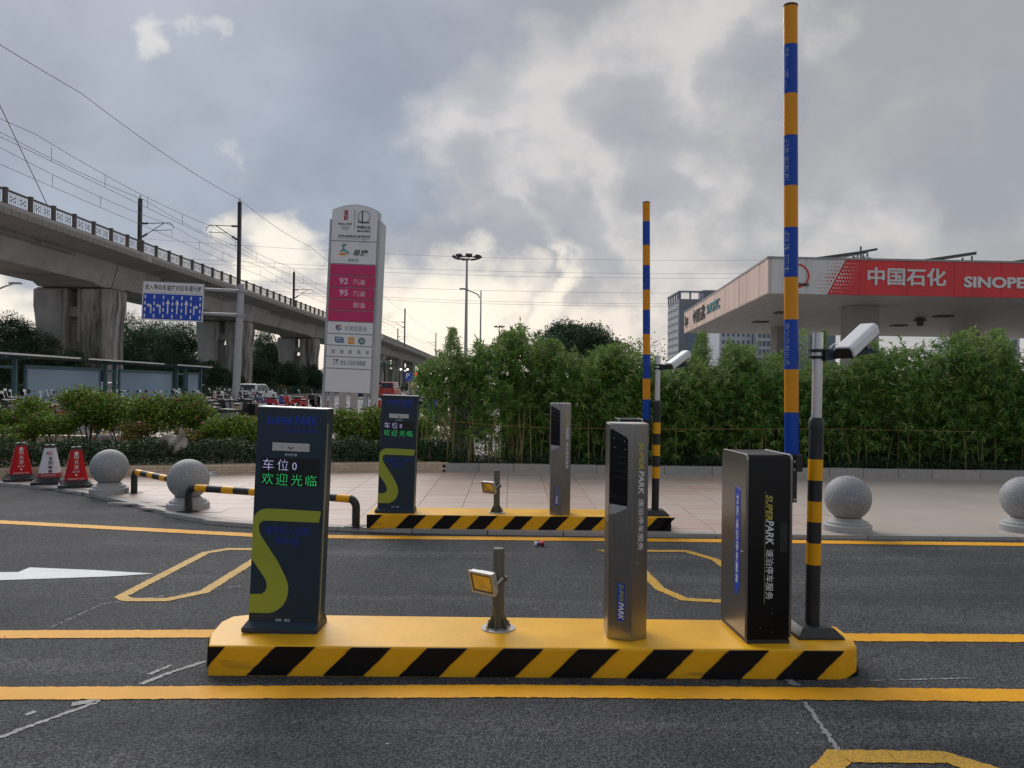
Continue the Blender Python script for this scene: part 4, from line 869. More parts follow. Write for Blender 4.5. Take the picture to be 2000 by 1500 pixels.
# masts with cantilevers
def mast(x, Y, top, sgn, label):
    bx, by, _ = vp(x, Y, 0); bx += edgeX(70); by += 70; t = empty('catenary_mast', (bx, by, 13.4), label=label, cat='mast', group='railway catenary masts')
    h = top-13.4; MB().box(-.17, .17, -.06, .06, 0, h).box(-.19, -.13, -.19, .19, 0, h).box(.13, .19, -.19, .19, 0, h).build('post', 'mast_dark', t)
    b = MB(); s = sgn; zt = 7.5
    b.tube([(s*.2, 0, zt), (s*3.7, 0, zt+.1)], .05, 6); b.tube([(s*.2, 0, zt-1.7), (s*2.9, 0, zt+.05)], .05, 6); b.tube([(s*1.5, 0, zt-.85), (s*3.8, 0, zt-.75)], .04, 6); b.tube([(s*3.6, 0, zt+.1), (s*4.0, 0, zt-.2), (s*4.1, 0, zt-.6)], .04, 6)
    b.build('cantilever', 'mast_dark', t)
    MB().tube([(s*.3, 0, zt), (s*.95, 0, zt+.02)], .13, 8).build('insulator', 'mast_dark', t); MB().tube([(s*.3, 0, zt-1.63), (s*.9, 0, zt-1.25)], .13, 8).build('insulator', 'mast_dark', t)
    MB().tube([(0, 0, h), (0, 0, h+.4)], .06, 6).build('top_pin', 'mast_dark', t)
mast(-.15, 94, 23.9, -1, 'near dark catenary mast, tallest above the viaduct railing'); mast(-11.85, 93, 23.9, 1, 'leftmost catenary mast, standing on the far side of the viaduct')
mast(-.15, 232, 25.0, -1, 'catenary mast just right of the tall white sign'); mast(-11.85, 156, 24.5, 1, 'catenary mast just left of the tall white sign')
mast(-.15, 335, 25.0, -1, 'farthest catenary mast where the viaduct sinks behind the bamboo'); mast(-11.85, 300, 24.0, 1, 'small distant catenary mast between the two on the right')
mast(-.15, 160, 24.4, -1, 'catenary mast hidden behind the tall white sign')
def wire(name, pts, label, r=.03, cat='wire', group='overhead railway wires', sag=.5):
    P = [Vector(p) for p in pts]; Q = []
    for a, c in zip(P, P[1:]):
        for k in range(8): t_ = k/8; q = a.lerp(c, t_); q.z -= sag*4*t_*(1-t_); Q.append(q)
    Q.append(P[-1]); o = Q[0]; return tag(MB().tube([q-o for q in Q], r, 4).build(name, 'wire_dark', None, loc=o), label, cat, group)
ys_ = [25, 60, 94, 125, 160, 196, 232, 285, 335, 400]
wire('earth_wire', [(edgeX(y)-.15, y, 24.2) for y in ys_], 'thin dark wire along the tops of the near masts')
wire('earth_wire', [(edgeX(y)-11.85, y, 24.0) for y in ys_], 'thin dark wire along the tops of the far masts')
wire('messenger_wire', [(edgeX(y)-3.6, y, 20.9) for y in ys_], 'upper wire over the near railway track', .025)
wire('contact_wire', [(edgeX(y)-3.6, y, 19.4) for y in ys_], 'lower wire over the near railway track', .025, sag=.05)
wire('messenger_wire', [(edgeX(y)-8.4, y, 20.9) for y in ys_], 'upper wire over the far railway track', .025)
wire('contact_wire', [(edgeX(y)-8.4, y, 19.4) for y in ys_], 'lower wire over the far railway track', .025, sag=.05)
b = MB()
for y in range(30, 230, 8):
    for x in (-3.6, -8.4): b.tube([(edgeX(y)+x, y, 19.4), (edgeX(y)+x, y, 20.5)], .02, 4)
tag(b.build('wire_hanger', 'wire_dark'), 'short droppers hanging between the railway wires', 'wire', kind='stuff')
a_, c_ = AT(-60, 80, 52), AT(92, 400, 56); wire('stay_wire', [a_, c_], 'steep single wire coming down to the viaduct railing', .03, sag=0)
for i, (y0, y1, lb) in enumerate([(470, 502, 'highest power line crossing the sky'), (505, 528, 'power line crossing the sky, second from top'), (512, 537, 'power line crossing the sky, third from top'), (540, 566, 'power line crossing the sky, fourth from top'), (556, 587, 'power line crossing the sky, fifth from top'), (560, 592, 'lowest power line crossing the sky')]):
    p, q, r_ = AT(250, y0-6, 170), AT(900, y1, 160), AT(1500, y1+6, 170)
    wire('power_line', [p, q, r_], lb, .022, 'power line', 'power lines crossing the sky behind the sign', sag=.3)

# ================================================================= TALL FUEL SIGN
def SP(px, py): return ((px-(693.5-15.5*(py-415)/350.0))/55.5, (838-py)/55.5)
sg = empty('fuel_station_sign', (AT(675, 838, 27).x, 27, 0), 0, 'tall white and magenta fuel price sign on two posts', 'sign', rot=(0, rad(1.83), rad(-2)))
Hw = .82
def arch(w, z0, zs, zt, n=12): return [(-w, z0), (w, z0)]+[(w*math.cos(PI*k/n*0+0) if False else w-2*w*k/n, zs+(zt-zs)*(1-((w-2*w*k/n)/w)**2)) for k in range(n+1)]
MB().prism(arch(Hw, 1.30, 7.72, 7.93), XZ, .02, .50).build('frame', 'sign_frame', sg)
MB().box(-Hw-.09, -Hw, .05, .50, .0, 7.40).build('side_post', 'sign_frame', sg, bevel=.02); MB().box(Hw, Hw+.10, .02, .95, .0, 7.40).build('side_post', 'sign_frame', sg, bevel=.02)
for x in (-.60, .62): MB().box(x-.07, x+.07, .1, .3, 0, 1.3).build('leg', 'sign_frame', sg)
ybs = [(470, 'sign_white'), (515, 'sign_white'), (537, 'sign_magenta'), (560, 'sign_magenta'), (583, 'sign_magenta'), (605, 'sign_magenta'), (627, 'sign_magenta'), (651, 'sign_white'), (674, 'sign_white'), (696, 'sign_white'), (719, 'sign_white'), (766, 'sign_white')]
pan = []; prev = None
for i, (y, m) in enumerate(ybs):
    z0 = (838-y)/55.5+.012
    if i == 0: o = MB().prism(arch(Hw-.02, z0, 7.70, 7.90), XZ, -.02, .02).build('panel', m, sg)
    else: o = MB().box(-Hw+.02, Hw-.02, -.02-(.012 if m == 'sign_magenta' else 0), .02, z0, prev-.012).build('panel', m, sg, bevel=.006)
    pan.append(o); prev = (838-y)/55.5-.012+.0
def st(i, s, m, x0, x1, y0, y1, **k):
    a = SP((x0+x1)/2, (y0+y1)/2); out = .033 if 2 <= i <= 6 else .021
    return text(pan[i], s, m, (x1-x0)/55.5, (y1-y0)/55.5, front(a[0], -out, a[1]), depth=.004, **k)
seal = [(-.10, .24), (-.08, .31), (-.02, .34), (.06, .33), (.11, .28), (.10, .20), (.12, .05), (.11, -.22), (.02, -.25), (-.10, -.24), (-.12, -.05), (-.10, .10)]
cx_, cz_ = SP(675.5, 421)
MB().prism([(cx_+x*.62, cz_+z*.62) for x, z in seal], XZ, -.025, -.021).build('emblem', 'sign_seal_red', pan[0])
MB().tube([(cx_-.01, -.027, cz_+.16), (cx_+.0, -.027, cz_+.145)], .020, 8).tube([(cx_-.045, -.027, cz_+.09), (cx_+.03, -.027, cz_+.08), (cx_-.0, -.027, cz_+.0), (cx_+.04, -.027, cz_-.04), (cx_+.0, -.027, cz_-.14)], .009, 6).tube([(cx_-.05, -.027, cz_+.03), (cx_-.03, -.027, cz_-.03), (cx_+.0, -.027, cz_+.0)], .009, 6).build('emblem_figure', 'sign_white', pan[0])
st(0, 'Beijing 2008', 'sign_black', 660, 687, 434.5, 440, bold=.02, shear=.2)
def ring(parent, cx, cz, r, th, m, y=-.022, n=28, a0=0, a1=2*PI, name='emblem'):
    b = MB(); P = [(cx+r*math.cos(a0+(a1-a0)*k/n), y, cz+r*math.sin(a0+(a1-a0)*k/n)) for k in range(n+1)]
    b.tube(P, th, 5); return b.build(name, m, parent)
for dx, dy in ((-.105, .02), (0, .02), (.105, .02), (-.052, -.03), (.052, -.03)):
    a = SP(674, 444.5); ring(pan[0], a[0]+dx, a[1]+dy, .045, .006, 'sign_grey_print', n=16)
a = SP(692.5, 429); MB().box(a[0]-.006, a[0]+.006, -.024, -.02, a[1]-.36, a[1]+.36).build('divider', 'sign_black', pan[0])
a = SP(711, 422); ring(pan[0], a[0], a[1], .21, .010, 'sign_black')
MB().box(a[0]-.08, a[0]-.035, -.025, -.02, a[1]-.24, a[1]+.2).build('emblem_bar', 'sign_black', pan[0])
st(0, 'Sinopec', 'sign_black', 699, 722, 429.5, 436, bold=.03); st(0, '中国石化', 'sign_black', 697, 724, 439, 446, bold=.03); st(0, 'SINOPEC', 'sign_black', 697, 724, 448, 452, bold=.04); st(0, '北京2008石化合作伙伴', 'sign_black', 659, 723, 457.5, 463.5, bold=.02)
st(0, 'OFFICIAL PARTNER OF THE BEIJING 2008 OLYMPIC GAMES', 'sign_grey_print', 659, 723, 465, 467)
a = SP(671, 487)
def stroke(pts, th, m, i=1): MB().tube([(a[0]+x, -.026, a[1]+z) for x, z in pts], th, 6).build('emblem', m, pan[i])
stroke([(0, .0), (-.015, .10), (-.075, .155)], .018, 'sign_teal'); stroke([(-.015, .10), (.10, .20)], .018, 'sign_teal'); stroke([(0, 0), (-.10, -.07)], .024, 'sign_teal'); stroke([(0, 0), (.10, -.06), (.19, -.13)], .024, 'sign_teal')
stroke([(-.01, .17), (-.008, .20)], .030, 'sign_teal'); MB().prism([(a[0]+.16*math.cos(k*PI/6)-.03, a[1]-.16+.042*math.sin(k*PI/6)) for k in range(12)], XZ, -.024, -.02).build('emblem', 'sign_orange', pan[1])
st(1, '易捷', 'sign_black', 689, 719.5, 486, 498.5, bold=.02, shear=.2); st(1, '便利店', 'sign_teal', 680, 700, 504, 510.5)
for i, num, t2, y0 in ((3, '92', '汽油', 549), (4, '95', '汽油', 571.5), (5, '', '柴油', 594)):
    if num: st(i, num, 'fuel_pink', 662.5, 680, y0-6.5, y0+5.5, bold=.02)
    st(i, t2, 'fuel_pink', 689, 712.5, y0-5, y0+6, bold=.01)
a = SP(661.5, 639); ring(pan[7], a[0], a[1], .085, .026, 'sign_slate', a0=PI*.65, a1=PI*1.98, n=16); MB().tube([(a[0]-.03, -.024, a[1]-.01), (a[0]+.02, -.024, a[1]+.05), (a[0]+.08, -.024, a[1]+.09)], [.03, .026, .008], 6).build('emblem', 'sign_seal_red', pan[7])
st(7, '长城润滑油', 'sign_grey_print', 672.5, 716, 635, 645.5)
a = SP(662.5, 663); MB().prism([(a[0]-.16, a[1]+.10), (a[0]+.10, a[1]+.10), (a[0]+.16, a[1]+.04), (a[0]+.16, a[1]-.11), (a[0]-.10, a[1]-.11), (a[0]-.16, a[1]-.06)], XZ, -.025, -.02).build('emblem', 'sign_slate', pan[8]); MB().box(a[0]-.12, a[0]+.13, -.027, -.0251, a[1]-.045, a[1]-.03).box(a[0]-.12, a[0]+.08, -.027, -.0251, a[1]+.03, a[1]+.055).build('emblem_detail', 'sign_white', pan[8])
a = SP(686, 664); MB().box(a[0]-.105, a[0]+.105, -.025, -.02, a[1]-.12, a[1]+.12).build('emblem', 'sign_orange', pan[8]); MB().box(a[0]-.07, a[0]+.07, -.028, -.0251, a[1]-.04, a[1]-.025).box(a[0]-.07, a[0]-.058, -.028, -.0251, a[1]-.025, a[1]+.05).box(a[0]+.058, a[0]+.07, -.028, -.0251, a[1]-.025, a[1]+.05).box(a[0]-.006, a[0]+.006, -.028, -.0251, a[1]-.025, a[1]+.04).build('emblem_detail', 'sign_white', pan[8])
mat('bank_green', (.02, .16, .13), .5)
a = SP(706.5, 664); MB().prism([(a[0]+.125*math.cos(k*PI/12), a[1]+.125*math.sin(k*PI/12)) for k in range(24)], XZ, -.025, -.02).build('emblem', 'bank_green', pan[8]); b = MB()
for dx in (-.055, -.02, .02, .055): b.box(a[0]+dx-.008, a[0]+dx+.008, -.028, -.0251, a[1]-.07, a[1]+.07)
b.build('emblem_detail', 'sign_white', pan[8])
for k, s in enumerate('加油送洗车'): st(9, s, 'sign_black', 646+k*17, 653.5+k*17, 682, 690)
st(10, '95105988', 'sign_grey_print', 664, 714, 703, 712.5, bold=.02); st(10, '客服', 'sign_black', 650, 661, 701, 706, bold=.03); st(10, '热线', 'sign_grey_print', 650, 661, 707.5, 712)
gp = AT(680, 800, 30)
for dx in (-.17, .17): tag(MB().box(-.13, .13, -.1, .1, 0, 2.35).build('utility_cabinet', 'concrete', None, bevel=.02, loc=(gp.x+dx*1.3, 30, 0)), 'slim grey utility cabinet under the tall sign, %s' % ('left one' if dx < 0 else 'right one'), 'cabinet', 'grey cabinets under the tall sign')

# ================================================================= LANE DIRECTION SIGN
ds = empty('lane_direction_sign', (AT(459, 800, 38).x, 38, 0), 0, 'blue lane arrow road sign on a grey cantilever post', 'road sign', rot=(0, rad(2.0), 0))
sc = 1500/38.0
def DP(px, py): return ((px-(459+(800-py)*.047))/sc, (813.5-py)/sc+(px-463)*.001)
MB().tube([(0, 0, 0), (0, 0, 6.5)], [.20, .15], 16).build('post', 'galv', ds, smooth=50)
for y in (570, 617):
    z = DP(460, y)[1]; MB().tube([(-4.6, -.05, z+.02), (-.1, 0, z)], [.05, .085], 10).build('arm', 'galv', ds, smooth=50); MB().tube([(0, 0, z-.04), (0, 0, z+.04)], .27, 12).build('clamp', 'galv', ds)
x0, z1 = DP(281.5, 553); x1, z0 = DP(397, 632); zm = DP(340, 577)[1]
MB().box(x0, x1, -.16, -.10, z0, z1).build('back_panel', 'galv', ds)
MB().box(x0+.01, x1-.01, -.165, -.158, zm+.01, z1-.01).build('white_panel', 'sign_white', ds); MB().box(x0+.005, x1-.005, -.163, -.158, z0+.005, zm-.002).build('panel_border', 'sign_white', ds); bp = MB().box(x0+.05, x1-.05, -.167, -.158, z0+.05, zm-.04).build('blue_panel', 'sign_blue', ds)
text(ds, '进入导向车道按对应车道行驶', 'sign_black', (x1-x0)*.93, .30, front((x0+x1)/2, -.165, (zm+z1)/2), bold=.015, depth=.004)
b = MB(); w = x1-x0-.1; h = zm-z0-.09
for x_, zz in ((x0+.03, 0), (x1-.03, 0)): b.box(x_-.006, x_+.006, -.167, -.1651, zm+.04, z1-.04)
b.box(x0+.03, x1-.03, -.167, -.1651, z1-.045, z1-.035).box(x0+.03, x1-.03, -.167, -.1651, zm+.035, zm+.045); b.build('border_line', 'sign_black', ds)
for i in range(7):
    for j in range(4):
        cx_ = x0+.05+w*(.035+.155*i); cz_ = z0+.05+h*(.12+.25*j); MB().box(cx_-.032, cx_+.032, -.170, -.167, cz_-.085, cz_+.085).build('lane_dash', 'sign_white', bp)
for i in range(6):
    cx_ = x0+.05+w*(.035+.155*(i+.5)); zb = z0+.05+h*.22
    if 2 <= i <= 4: b = MB().box(cx_-.03, cx_+.03, -.170, -.167, zb, zb+.58).add([(cx_-.10, -.1705, zb+.48), (cx_+.10, -.1705, zb+.48), (cx_, -.1705, zb+.72)], [(0, 1, 2)])
    else:
        s = -1 if i < 2 else 1; e = .07 if i < 2 else -.07
        b = MB().box(cx_+e-.03, cx_+e+.03, -.170, -.167, zb, zb+.42).box(min(cx_+e, cx_+e+s*.12), max(cx_+e, cx_+e+s*.12), -.1704, -.167, zb+.36, zb+.42).add([(cx_+e+s*.08, -.171, zb+.29), (cx_+e+s*.08, -.171, zb+.49), (cx_+e+s*.22, -.171, zb+.39)], [(0, 1, 2)])
    b.build('lane_arrow', 'sign_white', bp)

# ================================================================= BUS SHELTER
bs = empty('bus_shelter', (-25, 50, 0), label='long bus stop shelter with teal frames and blank blue-grey panels', cat='bus shelter')
for a, c in ((34.0-50, 42.7-50), (43.6-50, 53-50), (55.2-50, 61.5-50)):
    MB().prism([(-1.9, 2.95), (.9, 2.90), (1.0, 2.84), (-.4, 2.80), (-1.9, 2.84)], XZ, a, c).build('roof', 'mast_dark', bs); MB().box(.99, 1.03, a, c, 2.875, 2.925).build('roof_edge', 'sign_white', bs)
for a, c in ((39.4, 46.6), (48.8, 56.5), (59.0, 61.2), (30, 36.6)):
    a -= 50; c -= 50
    b = MB().box(-.06, .06, a, a+.14, .1, 2.42).box(-.06, .06, c-.14, c, .1, 2.42).box(-.06, .06, a+.14, c-.14, 2.22, 2.42).box(-.06, .06, a+.14, c-.14, .1, .3); b.build('panel_frame', 'teal_frame', bs); MB().box(-.03, .03, a+.14, c-.14, .3, 2.22).build('panel', 'panel_grey_blue', bs)
for y in (36.9, 38.6, 47.2, 48.3, 57.2, 58.6, 61.6): MB().box(-.1, .1, y-50-.09, y-50+.09, 0, 2.84).build('post', 'teal_frame', bs); MB().box(-.9, .7, y-50-.05, y-50+.05, 2.68, 2.78).build('roof_bracket', 'teal_frame', bs)
for a, c in ((36.9, 38.6), (47.2, 48.3), (57.2, 58.6)): MB().box(-.05, .05, a-50, c-50, 2.2, 2.35).build('rail', 'teal_frame', bs)

# ================================================================= CANOPY OF THE FUEL STATION
A_ = Vector((9.2, 27.7, 0)); B_ = Vector((10.72, 48, 0)); R_ = Vector((35, 28.8, 0)); Q_ = Vector((36.5, 49.4, 0)); ZB, ZT = 5.07, 6.33
cn = empty('station_canopy', (20, 36, 0), label='fuel station canopy with red and white fascia on square columns', cat='canopy'); O_ = Vector((20, 36, 0))
def side(P, Q, s0, s1, z0, z1, th, m, name='fascia_panel', gap=.01, out=0):
    d = (Q-P).normalized(); n = Vector((d.y, -d.x, 0)); n = n if (n.y < 0 and P is A_ and Q is R_) or (n.x < 0 and Q is B_) else -n
    a = P+d*(s0+gap)-O_+n*out; c = P+d*(s1-gap)-O_+n*out; v = [a, c, c-n*th, a-n*th]
    b = MB(); b.add([(p.x, p.y, z0) for p in v]+[(p.x, p.y, z1) for p in v], [(0, 1, 2, 3), (4, 5, 6, 7), (0, 1, 5, 4), (1, 2, 6, 5), (2, 3, 7, 6), (3, 0, 4, 7)]); return b.build(name, m, cn)
LS = (B_-A_).length; k = 0
while k*.68 < LS: side(A_, B_, k*.68, min(LS, (k+1)*.68), ZB+random.uniform(0, .012), ZT, .12, 'canopy_aged', gap=.006, out=random.uniform(0, .008)); k += 1
px2u = lambda px: (px-1495)*27.9/1500
dF = (R_-A_).normalized(); nF = Vector((dF.y, -dF.x, 0))
def fr_plane(u, z, out=.0): p = A_+dF*u-O_+nF*out; return (p.x, p.y, z)
uT, uB = px2u(1648), px2u(1612)
def fpoly(poly, m, name='fascia_panel', o0=-.12, o1=0.0):
    n = len(poly); b = MB(); b.add([fr_plane(u, z, o0) for u, z in poly]+[fr_plane(u, z, o1) for u, z in poly], [tuple(range(n)), tuple(range(n, 2*n))]+[(i, (i+1) % n, n+(i+1) % n, n+i) for i in range(n)]); return b.build(name, m, cn)
fpoly([(0, ZB), (px2u(1570), ZB), (px2u(1570), ZT), (0, ZT)], 'canopy_white'); fpoly([(px2u(1570)+.012, ZB), (uB-.006, ZB), (uT-.006, ZT), (px2u(1570)+.012, ZT)], 'canopy_white')
fpoly([(uB+.006, ZB), (px2u(1675), ZB), (px2u(1675), ZT), (uT+.006, ZT)], 'canopy_red')
u = px2u(1675)
for q in (1770, 1866, 1960, 2060, 2160, 2260, 2400, 2600, 2800): fpoly([(u+.012, ZB), (px2u(q), ZB), (px2u(q), ZT), (u+.012, ZT)], 'canopy_red', o1=random.uniform(-.006, .004)); u = px2u(q)
side(A_, R_, -.05, 25.5, ZT, ZT+.07, .2, 'metal_trim', 'top_trim', out=.03); side(A_, B_, -.05, LS, ZT, ZT+.07, .2, 'metal_trim', 'top_trim', out=.03)
# halftone dots where white turns red
bd_, bw_ = MB(), MB()
for r_ in range(9):
    z = ZB+.10+r_*.128; ub = uB+(uT-uB)*(z-ZB)/(ZT-ZB)
    for s in range(1, 8):
        rr_ = .048*(1-s/9)*(1-.12*abs(r_-4)/1.0)
        if rr_ < .008: continue
        for sg_, bb in ((-1, bd_), (1, bw_)):
            uu = ub+sg_*(s*.105+.0); bb.add([fr_plane(uu+rr_*math.cos(q*PI/4)*.9, z+rr_*math.sin(q*PI/4)*1.1, .006) for q in range(8)], [tuple(range(8))])
bd_.build('halftone_print', 'canopy_red', cn)['kind'] = 'stuff'; bw_.build('halftone_print', 'sign_white', cn)['kind'] = 'stuff'
def ct(s, m, x0, x1, y0, y1, **k):
    u = px2u((x0+x1)/2); hz = 757+ (x0+x1-2000)/2*.0122
    z = HCAM+(hz-(y0+y1)/2)*(27.7+u*.043)/1500
    return text(cn, s, m, (x1-x0)*27.9/1500, (y1-y0)*27.9/1500, frame(fr_plane(u, z), dF, (0, 0, 1), .008), depth=.06, **k)
ct('中国石化', 'canopy_white', 1691, 1848, 523, 558, bold=.022); ct('SINOPEC', 'canopy_white', 1884, 2034, 541, 563, bold=.035)
ct('Sinopec', 'sign_black', 1527, 1575, 550, 561, bold=.03)
p = fr_plane(px2u(1551), 5.72, .01); b = MB(); b.tube([(Vector(p)+dF*.44*math.cos(q*PI/16)+Vector((0, 0, .42*math.sin(q*PI/16)))) for q in range(33)], .03, 6); b.build('emblem', 'canopy_red', cn)
for du, w_ in ((-.14, .09), (-.02, .05)): fpoly([(px2u(1551)+du-w_/2, 5.35), (px2u(1551)+du+w_/2, 5.35), (px2u(1551)+du+w_/2, 6.1), (px2u(1551)+du-w_/2, 6.1)], 'sign_black', 'emblem_bar', .0, .01)
dS = (A_-B_).normalized(); nS = Vector((-1, .075, 0)).normalized()
def cs(s, m, Y0, Y1, h, z, **k):
    t_ = (LS-((Y0+Y1)/2-27.7)/20.3*LS); p = B_+dS*t_-O_; return text(cn, s, m, abs(Y1-Y0), h, frame((p.x, p.y, z), dS, (0, 0, 1), .012), depth=.05, **k)
cs('中国石化', 'sign_black', 44.4, 40.6, .78, 5.72, bold=.02); cs('SINOPEC', 'sign_teal', 40.0, 36.6, .50, 5.72, bold=.02); cs('Sinopec', 'sign_black', 47.6, 46.4, .8, 5.72, bold=.02)
# soffit planks
NP = 84; dP = Vector(((B_-A_).x, (B_-A_).y, 0))
for i in range(NP):
    s0, s1 = i/NP, (i+1)/NP-.0011; b = MB()
    q = [A_.lerp(R_, s0), A_.lerp(R_, s1), B_.lerp(Q_, s1), B_.lerp(Q_, s0)]; q[0] += Vector((0, .13, 0)); q[1] += Vector((0, .13, 0)); z = ZB+.03+random.uniform(0, .006)
    b.add([(p.x-20, p.y-36, z) for p in q]+[(p.x-20, p.y-36, z+.03) for p in q], [(0, 1, 2, 3), (4, 5, 6, 7), (0, 1, 5, 4), (1, 2, 6, 5), (2, 3, 7, 6), (3, 0, 4, 7)]); b.build('soffit_plank', 'soffit', cn)
b = MB(); b.add([(p.x-20, p.y-36, ZB+.12) for p in (A_, R_, Q_, B_)]+[(p.x-20, p.y-36, ZT-.03) for p in (A_, R_, Q_, B_)], [(0, 1, 2, 3), (4, 5, 6, 7), (1, 2, 6, 5), (2, 3, 7, 6)]); b.build('roof_deck', 'metal_trim', cn)
for x, y in ((14.45, 32), (15.2, 43), (26.2, 44.5), (26, 32.5)):
    MB().box(x-20-.58, x-20+.58, y-36-.5, y-36+.5, 0, 3.9).box(x-20-.58, x-20+.58, y-36-.5, y-36+.5, 3.93, 5.1).box(x-20-.56, x-20+.56, y-36-.48, y-36+.48, 3.88, 3.95).build('column', 'column_clad', cn, bevel=.01)
for px, py in ((1755, 636), (1842, 618), (1485, 629), (1530, 611)):
    v = _d(px, py); k_ = (ZB-HCAM)/v.z; p = Vector((v.x*k_, v.y*k_, ZB)); MB().box(p.x-20-.35, p.x-20+.35, p.y-36-.3, p.y-36+.3, ZB-.03, ZB+.02).build('ceiling_light', 'concrete_dark', cn)
v = _d(1797, 622); k_ = (ZB-HCAM)/v.z; MB().lathe([(.001, -.38), (.11, -.36), (.16, -.26), (.16, -.14), (.28, -.12), (.28, -.04), (.1, 0.02)], 16, (v.x*k_-20, v.y*k_-36, ZB)).build('dome_camera', 'concrete_dark', cn, smooth=50)
for i, (x0, w_) in enumerate(((11.1, 2.5), (15.4, 2.4), (18.9, 2.6))):
    s = empty('solar_panel', (x0, 29.3, ZT+.05), 0, 'tilted solar panel on the canopy roof, %s' % ('by the lattice tower', 'above the white lettering', 'at the right edge')[i], 'solar panel', 'solar panels on the canopy roof')
    MB().add([(-.2, -.2, .05), (w_, .2, .50), (w_-.2, 1.9, .60), (-.4, 1.5, .15), (-.2, -.2, .17), (w_, .2, .62), (w_-.2, 1.9, .72), (-.4, 1.5, .27)], [(0, 1, 2, 3), (4, 5, 6, 7), (0, 1, 5, 4), (1, 2, 6, 5), (2, 3, 7, 6), (3, 0, 4, 7)]).build('panel', 'solar_dark', s)
    b = MB()
    for f in (.35, .6, .8, .95): b.beam((w_*f, .3, 0), (w_*f, .3, .45*f+.03), .05, .05); b.beam((w_*f, 1.6, 0), (w_*f, 1.6, .46*f+.06), .05, .05)
    b.build('support', 'metal_trim', s)
lt = AT(1681, 505, 90); t = empty('lattice_tower', (lt.x, 90, 0), label='small dark lattice pylon rising behind the canopy roof', cat='pylon')
b = MB()
for sx, sy in ((-1, -1), (1, -1), (1, 1), (-1, 1)): b.tube([(sx*1.0, sy*1.0, 0), (sx*.55, sy*.55, 17.8)], .07, 5)
for k in range(16):
    z = k*1.1; w_ = 1-.45*z/17.8
    for sx, sy, tx_, ty_ in ((-1, -1, 1, -1), (1, -1, 1, 1), (1, 1, -1, 1), (-1, 1, -1, -1)): b.tube([(sx*w_, sy*w_, z), (tx_*w_, ty_*w_, z+1.1)], .045, 4)
b.build('legs', 'mast_dark', t); b = MB(); b.beam((-1.7, 0, 17.6), (1.9, 0, 18.3), .25, .25); b.beam((-1.4, 0, 17.0), (1.2, 0, 17.2), .2, .2); b.beam((0, 0, 17), (0, 0, 18.6), .15, .15); b.build('cross_arm', 'mast_dark', t)

# ================================================================= FAR BUILDINGS
def block(name, x0, x1, y0, y1, h, m, label, faces, crown_=True):
    cxx = (x0+x1)/2; cyy = (y0+y1)/2
    t = empty(name, (cxx, cyy, 0), label=label, cat='building'); MB().box(x0-cxx, x1-cxx, y0-cyy, y1-cyy, 0, h).build('wall', m, t)
    for face, a, c, z0, z1, nx, nz, wf, hf, wm in faces:
        dw = (c-a)/nx*wf; dh = (z1-z0)/nz*hf; w = MB()
        w.box(-dw/2, dw/2, -.12, .12, -dh/2, dh/2) if face == 'S' else w.box(-.12, .12, -dw/2, dw/2, -dh/2, dh/2); me = w.mesh('window', wm)
        fr2_ = MB(); 
        for i in range(nx):
            for j in range(nz):
                u = a+(c-a)*(i+.5)/nx; z = z0+(z1-z0)*(j+.5)/nz
                link('window', me, t, (u-cxx, y0-cyy, z) if face == 'S' else (x0-cxx, u-cyy, z))
    if crown_:
        b = MB()
        for x in np.linspace(x0, x1, 8): b.box(x-cxx-.3, x-cxx+.3, y0-cyy, y0-cyy+.6, h, h+2.6)
        for y in np.linspace(y0, y1, 6): b.box(x0-cxx, x0-cxx+.6, y-cyy-.3, y-cyy+.3, h, h+2.6)
        b.box(x0-cxx-.3, x1-cxx, y0-cyy-.3, y0-cyy+.6, h+2.6, h+3.2); b.box(x0-cxx-.3, x0-cxx+.6, y0-cyy, y1-cyy, h+2.6, h+3.2); b.box(4-8, 4, -4, 4, h, h+4.5); b.build('roof_frame', m, t)
    return t
block('office_tower', 65, 95, 300, 322, 37.0, 'tower_grey', 'tall grey office tower with an open roof frame, left of the canopy', [('W', 301, 321, 2, 36, 6, 12, .72, .62, 'tower_white'), ('W', 301.2, 320.8, 2, 36, 12, 12, .50, .48, 'tower_glass'), ('S', 68, 84, 2, 34, 3, 12, .93, .8, 'tower_teal')])
block('apartment_block', 69.5, 80.5, 258, 275, 24, 'tower_white', 'white apartment block with small square windows below the canopy edge', [('S', 70, 80, 4, 24, 6, 8, .5, .5, 'tower_glass')], False)
block('apartment_block', 80.8, 90.0, 254, 275, 24, 'tower_white', 'white gridded apartment block just left of the orange and blue boom', [('S', 81, 89.8, 2, 24, 6, 8, .72, .62, 'tower_glass')], False)
block('apartment_block', 92.5, 101, 240, 260, 22, 'tower_grey', 'bluish grey apartment block between the boom and the camera post', [('S', 93, 100.5, 4, 22, 4, 6, .6, .6, 'tower_teal')], False)
block('apartment_block', 130, 142, 215, 235, 24, 'tower_white', 'pale apartment block with railings at the right edge under the canopy', [('S', 130.5, 141.5, 3, 23, 5, 7, .7, .6, 'tower_glass')], False)

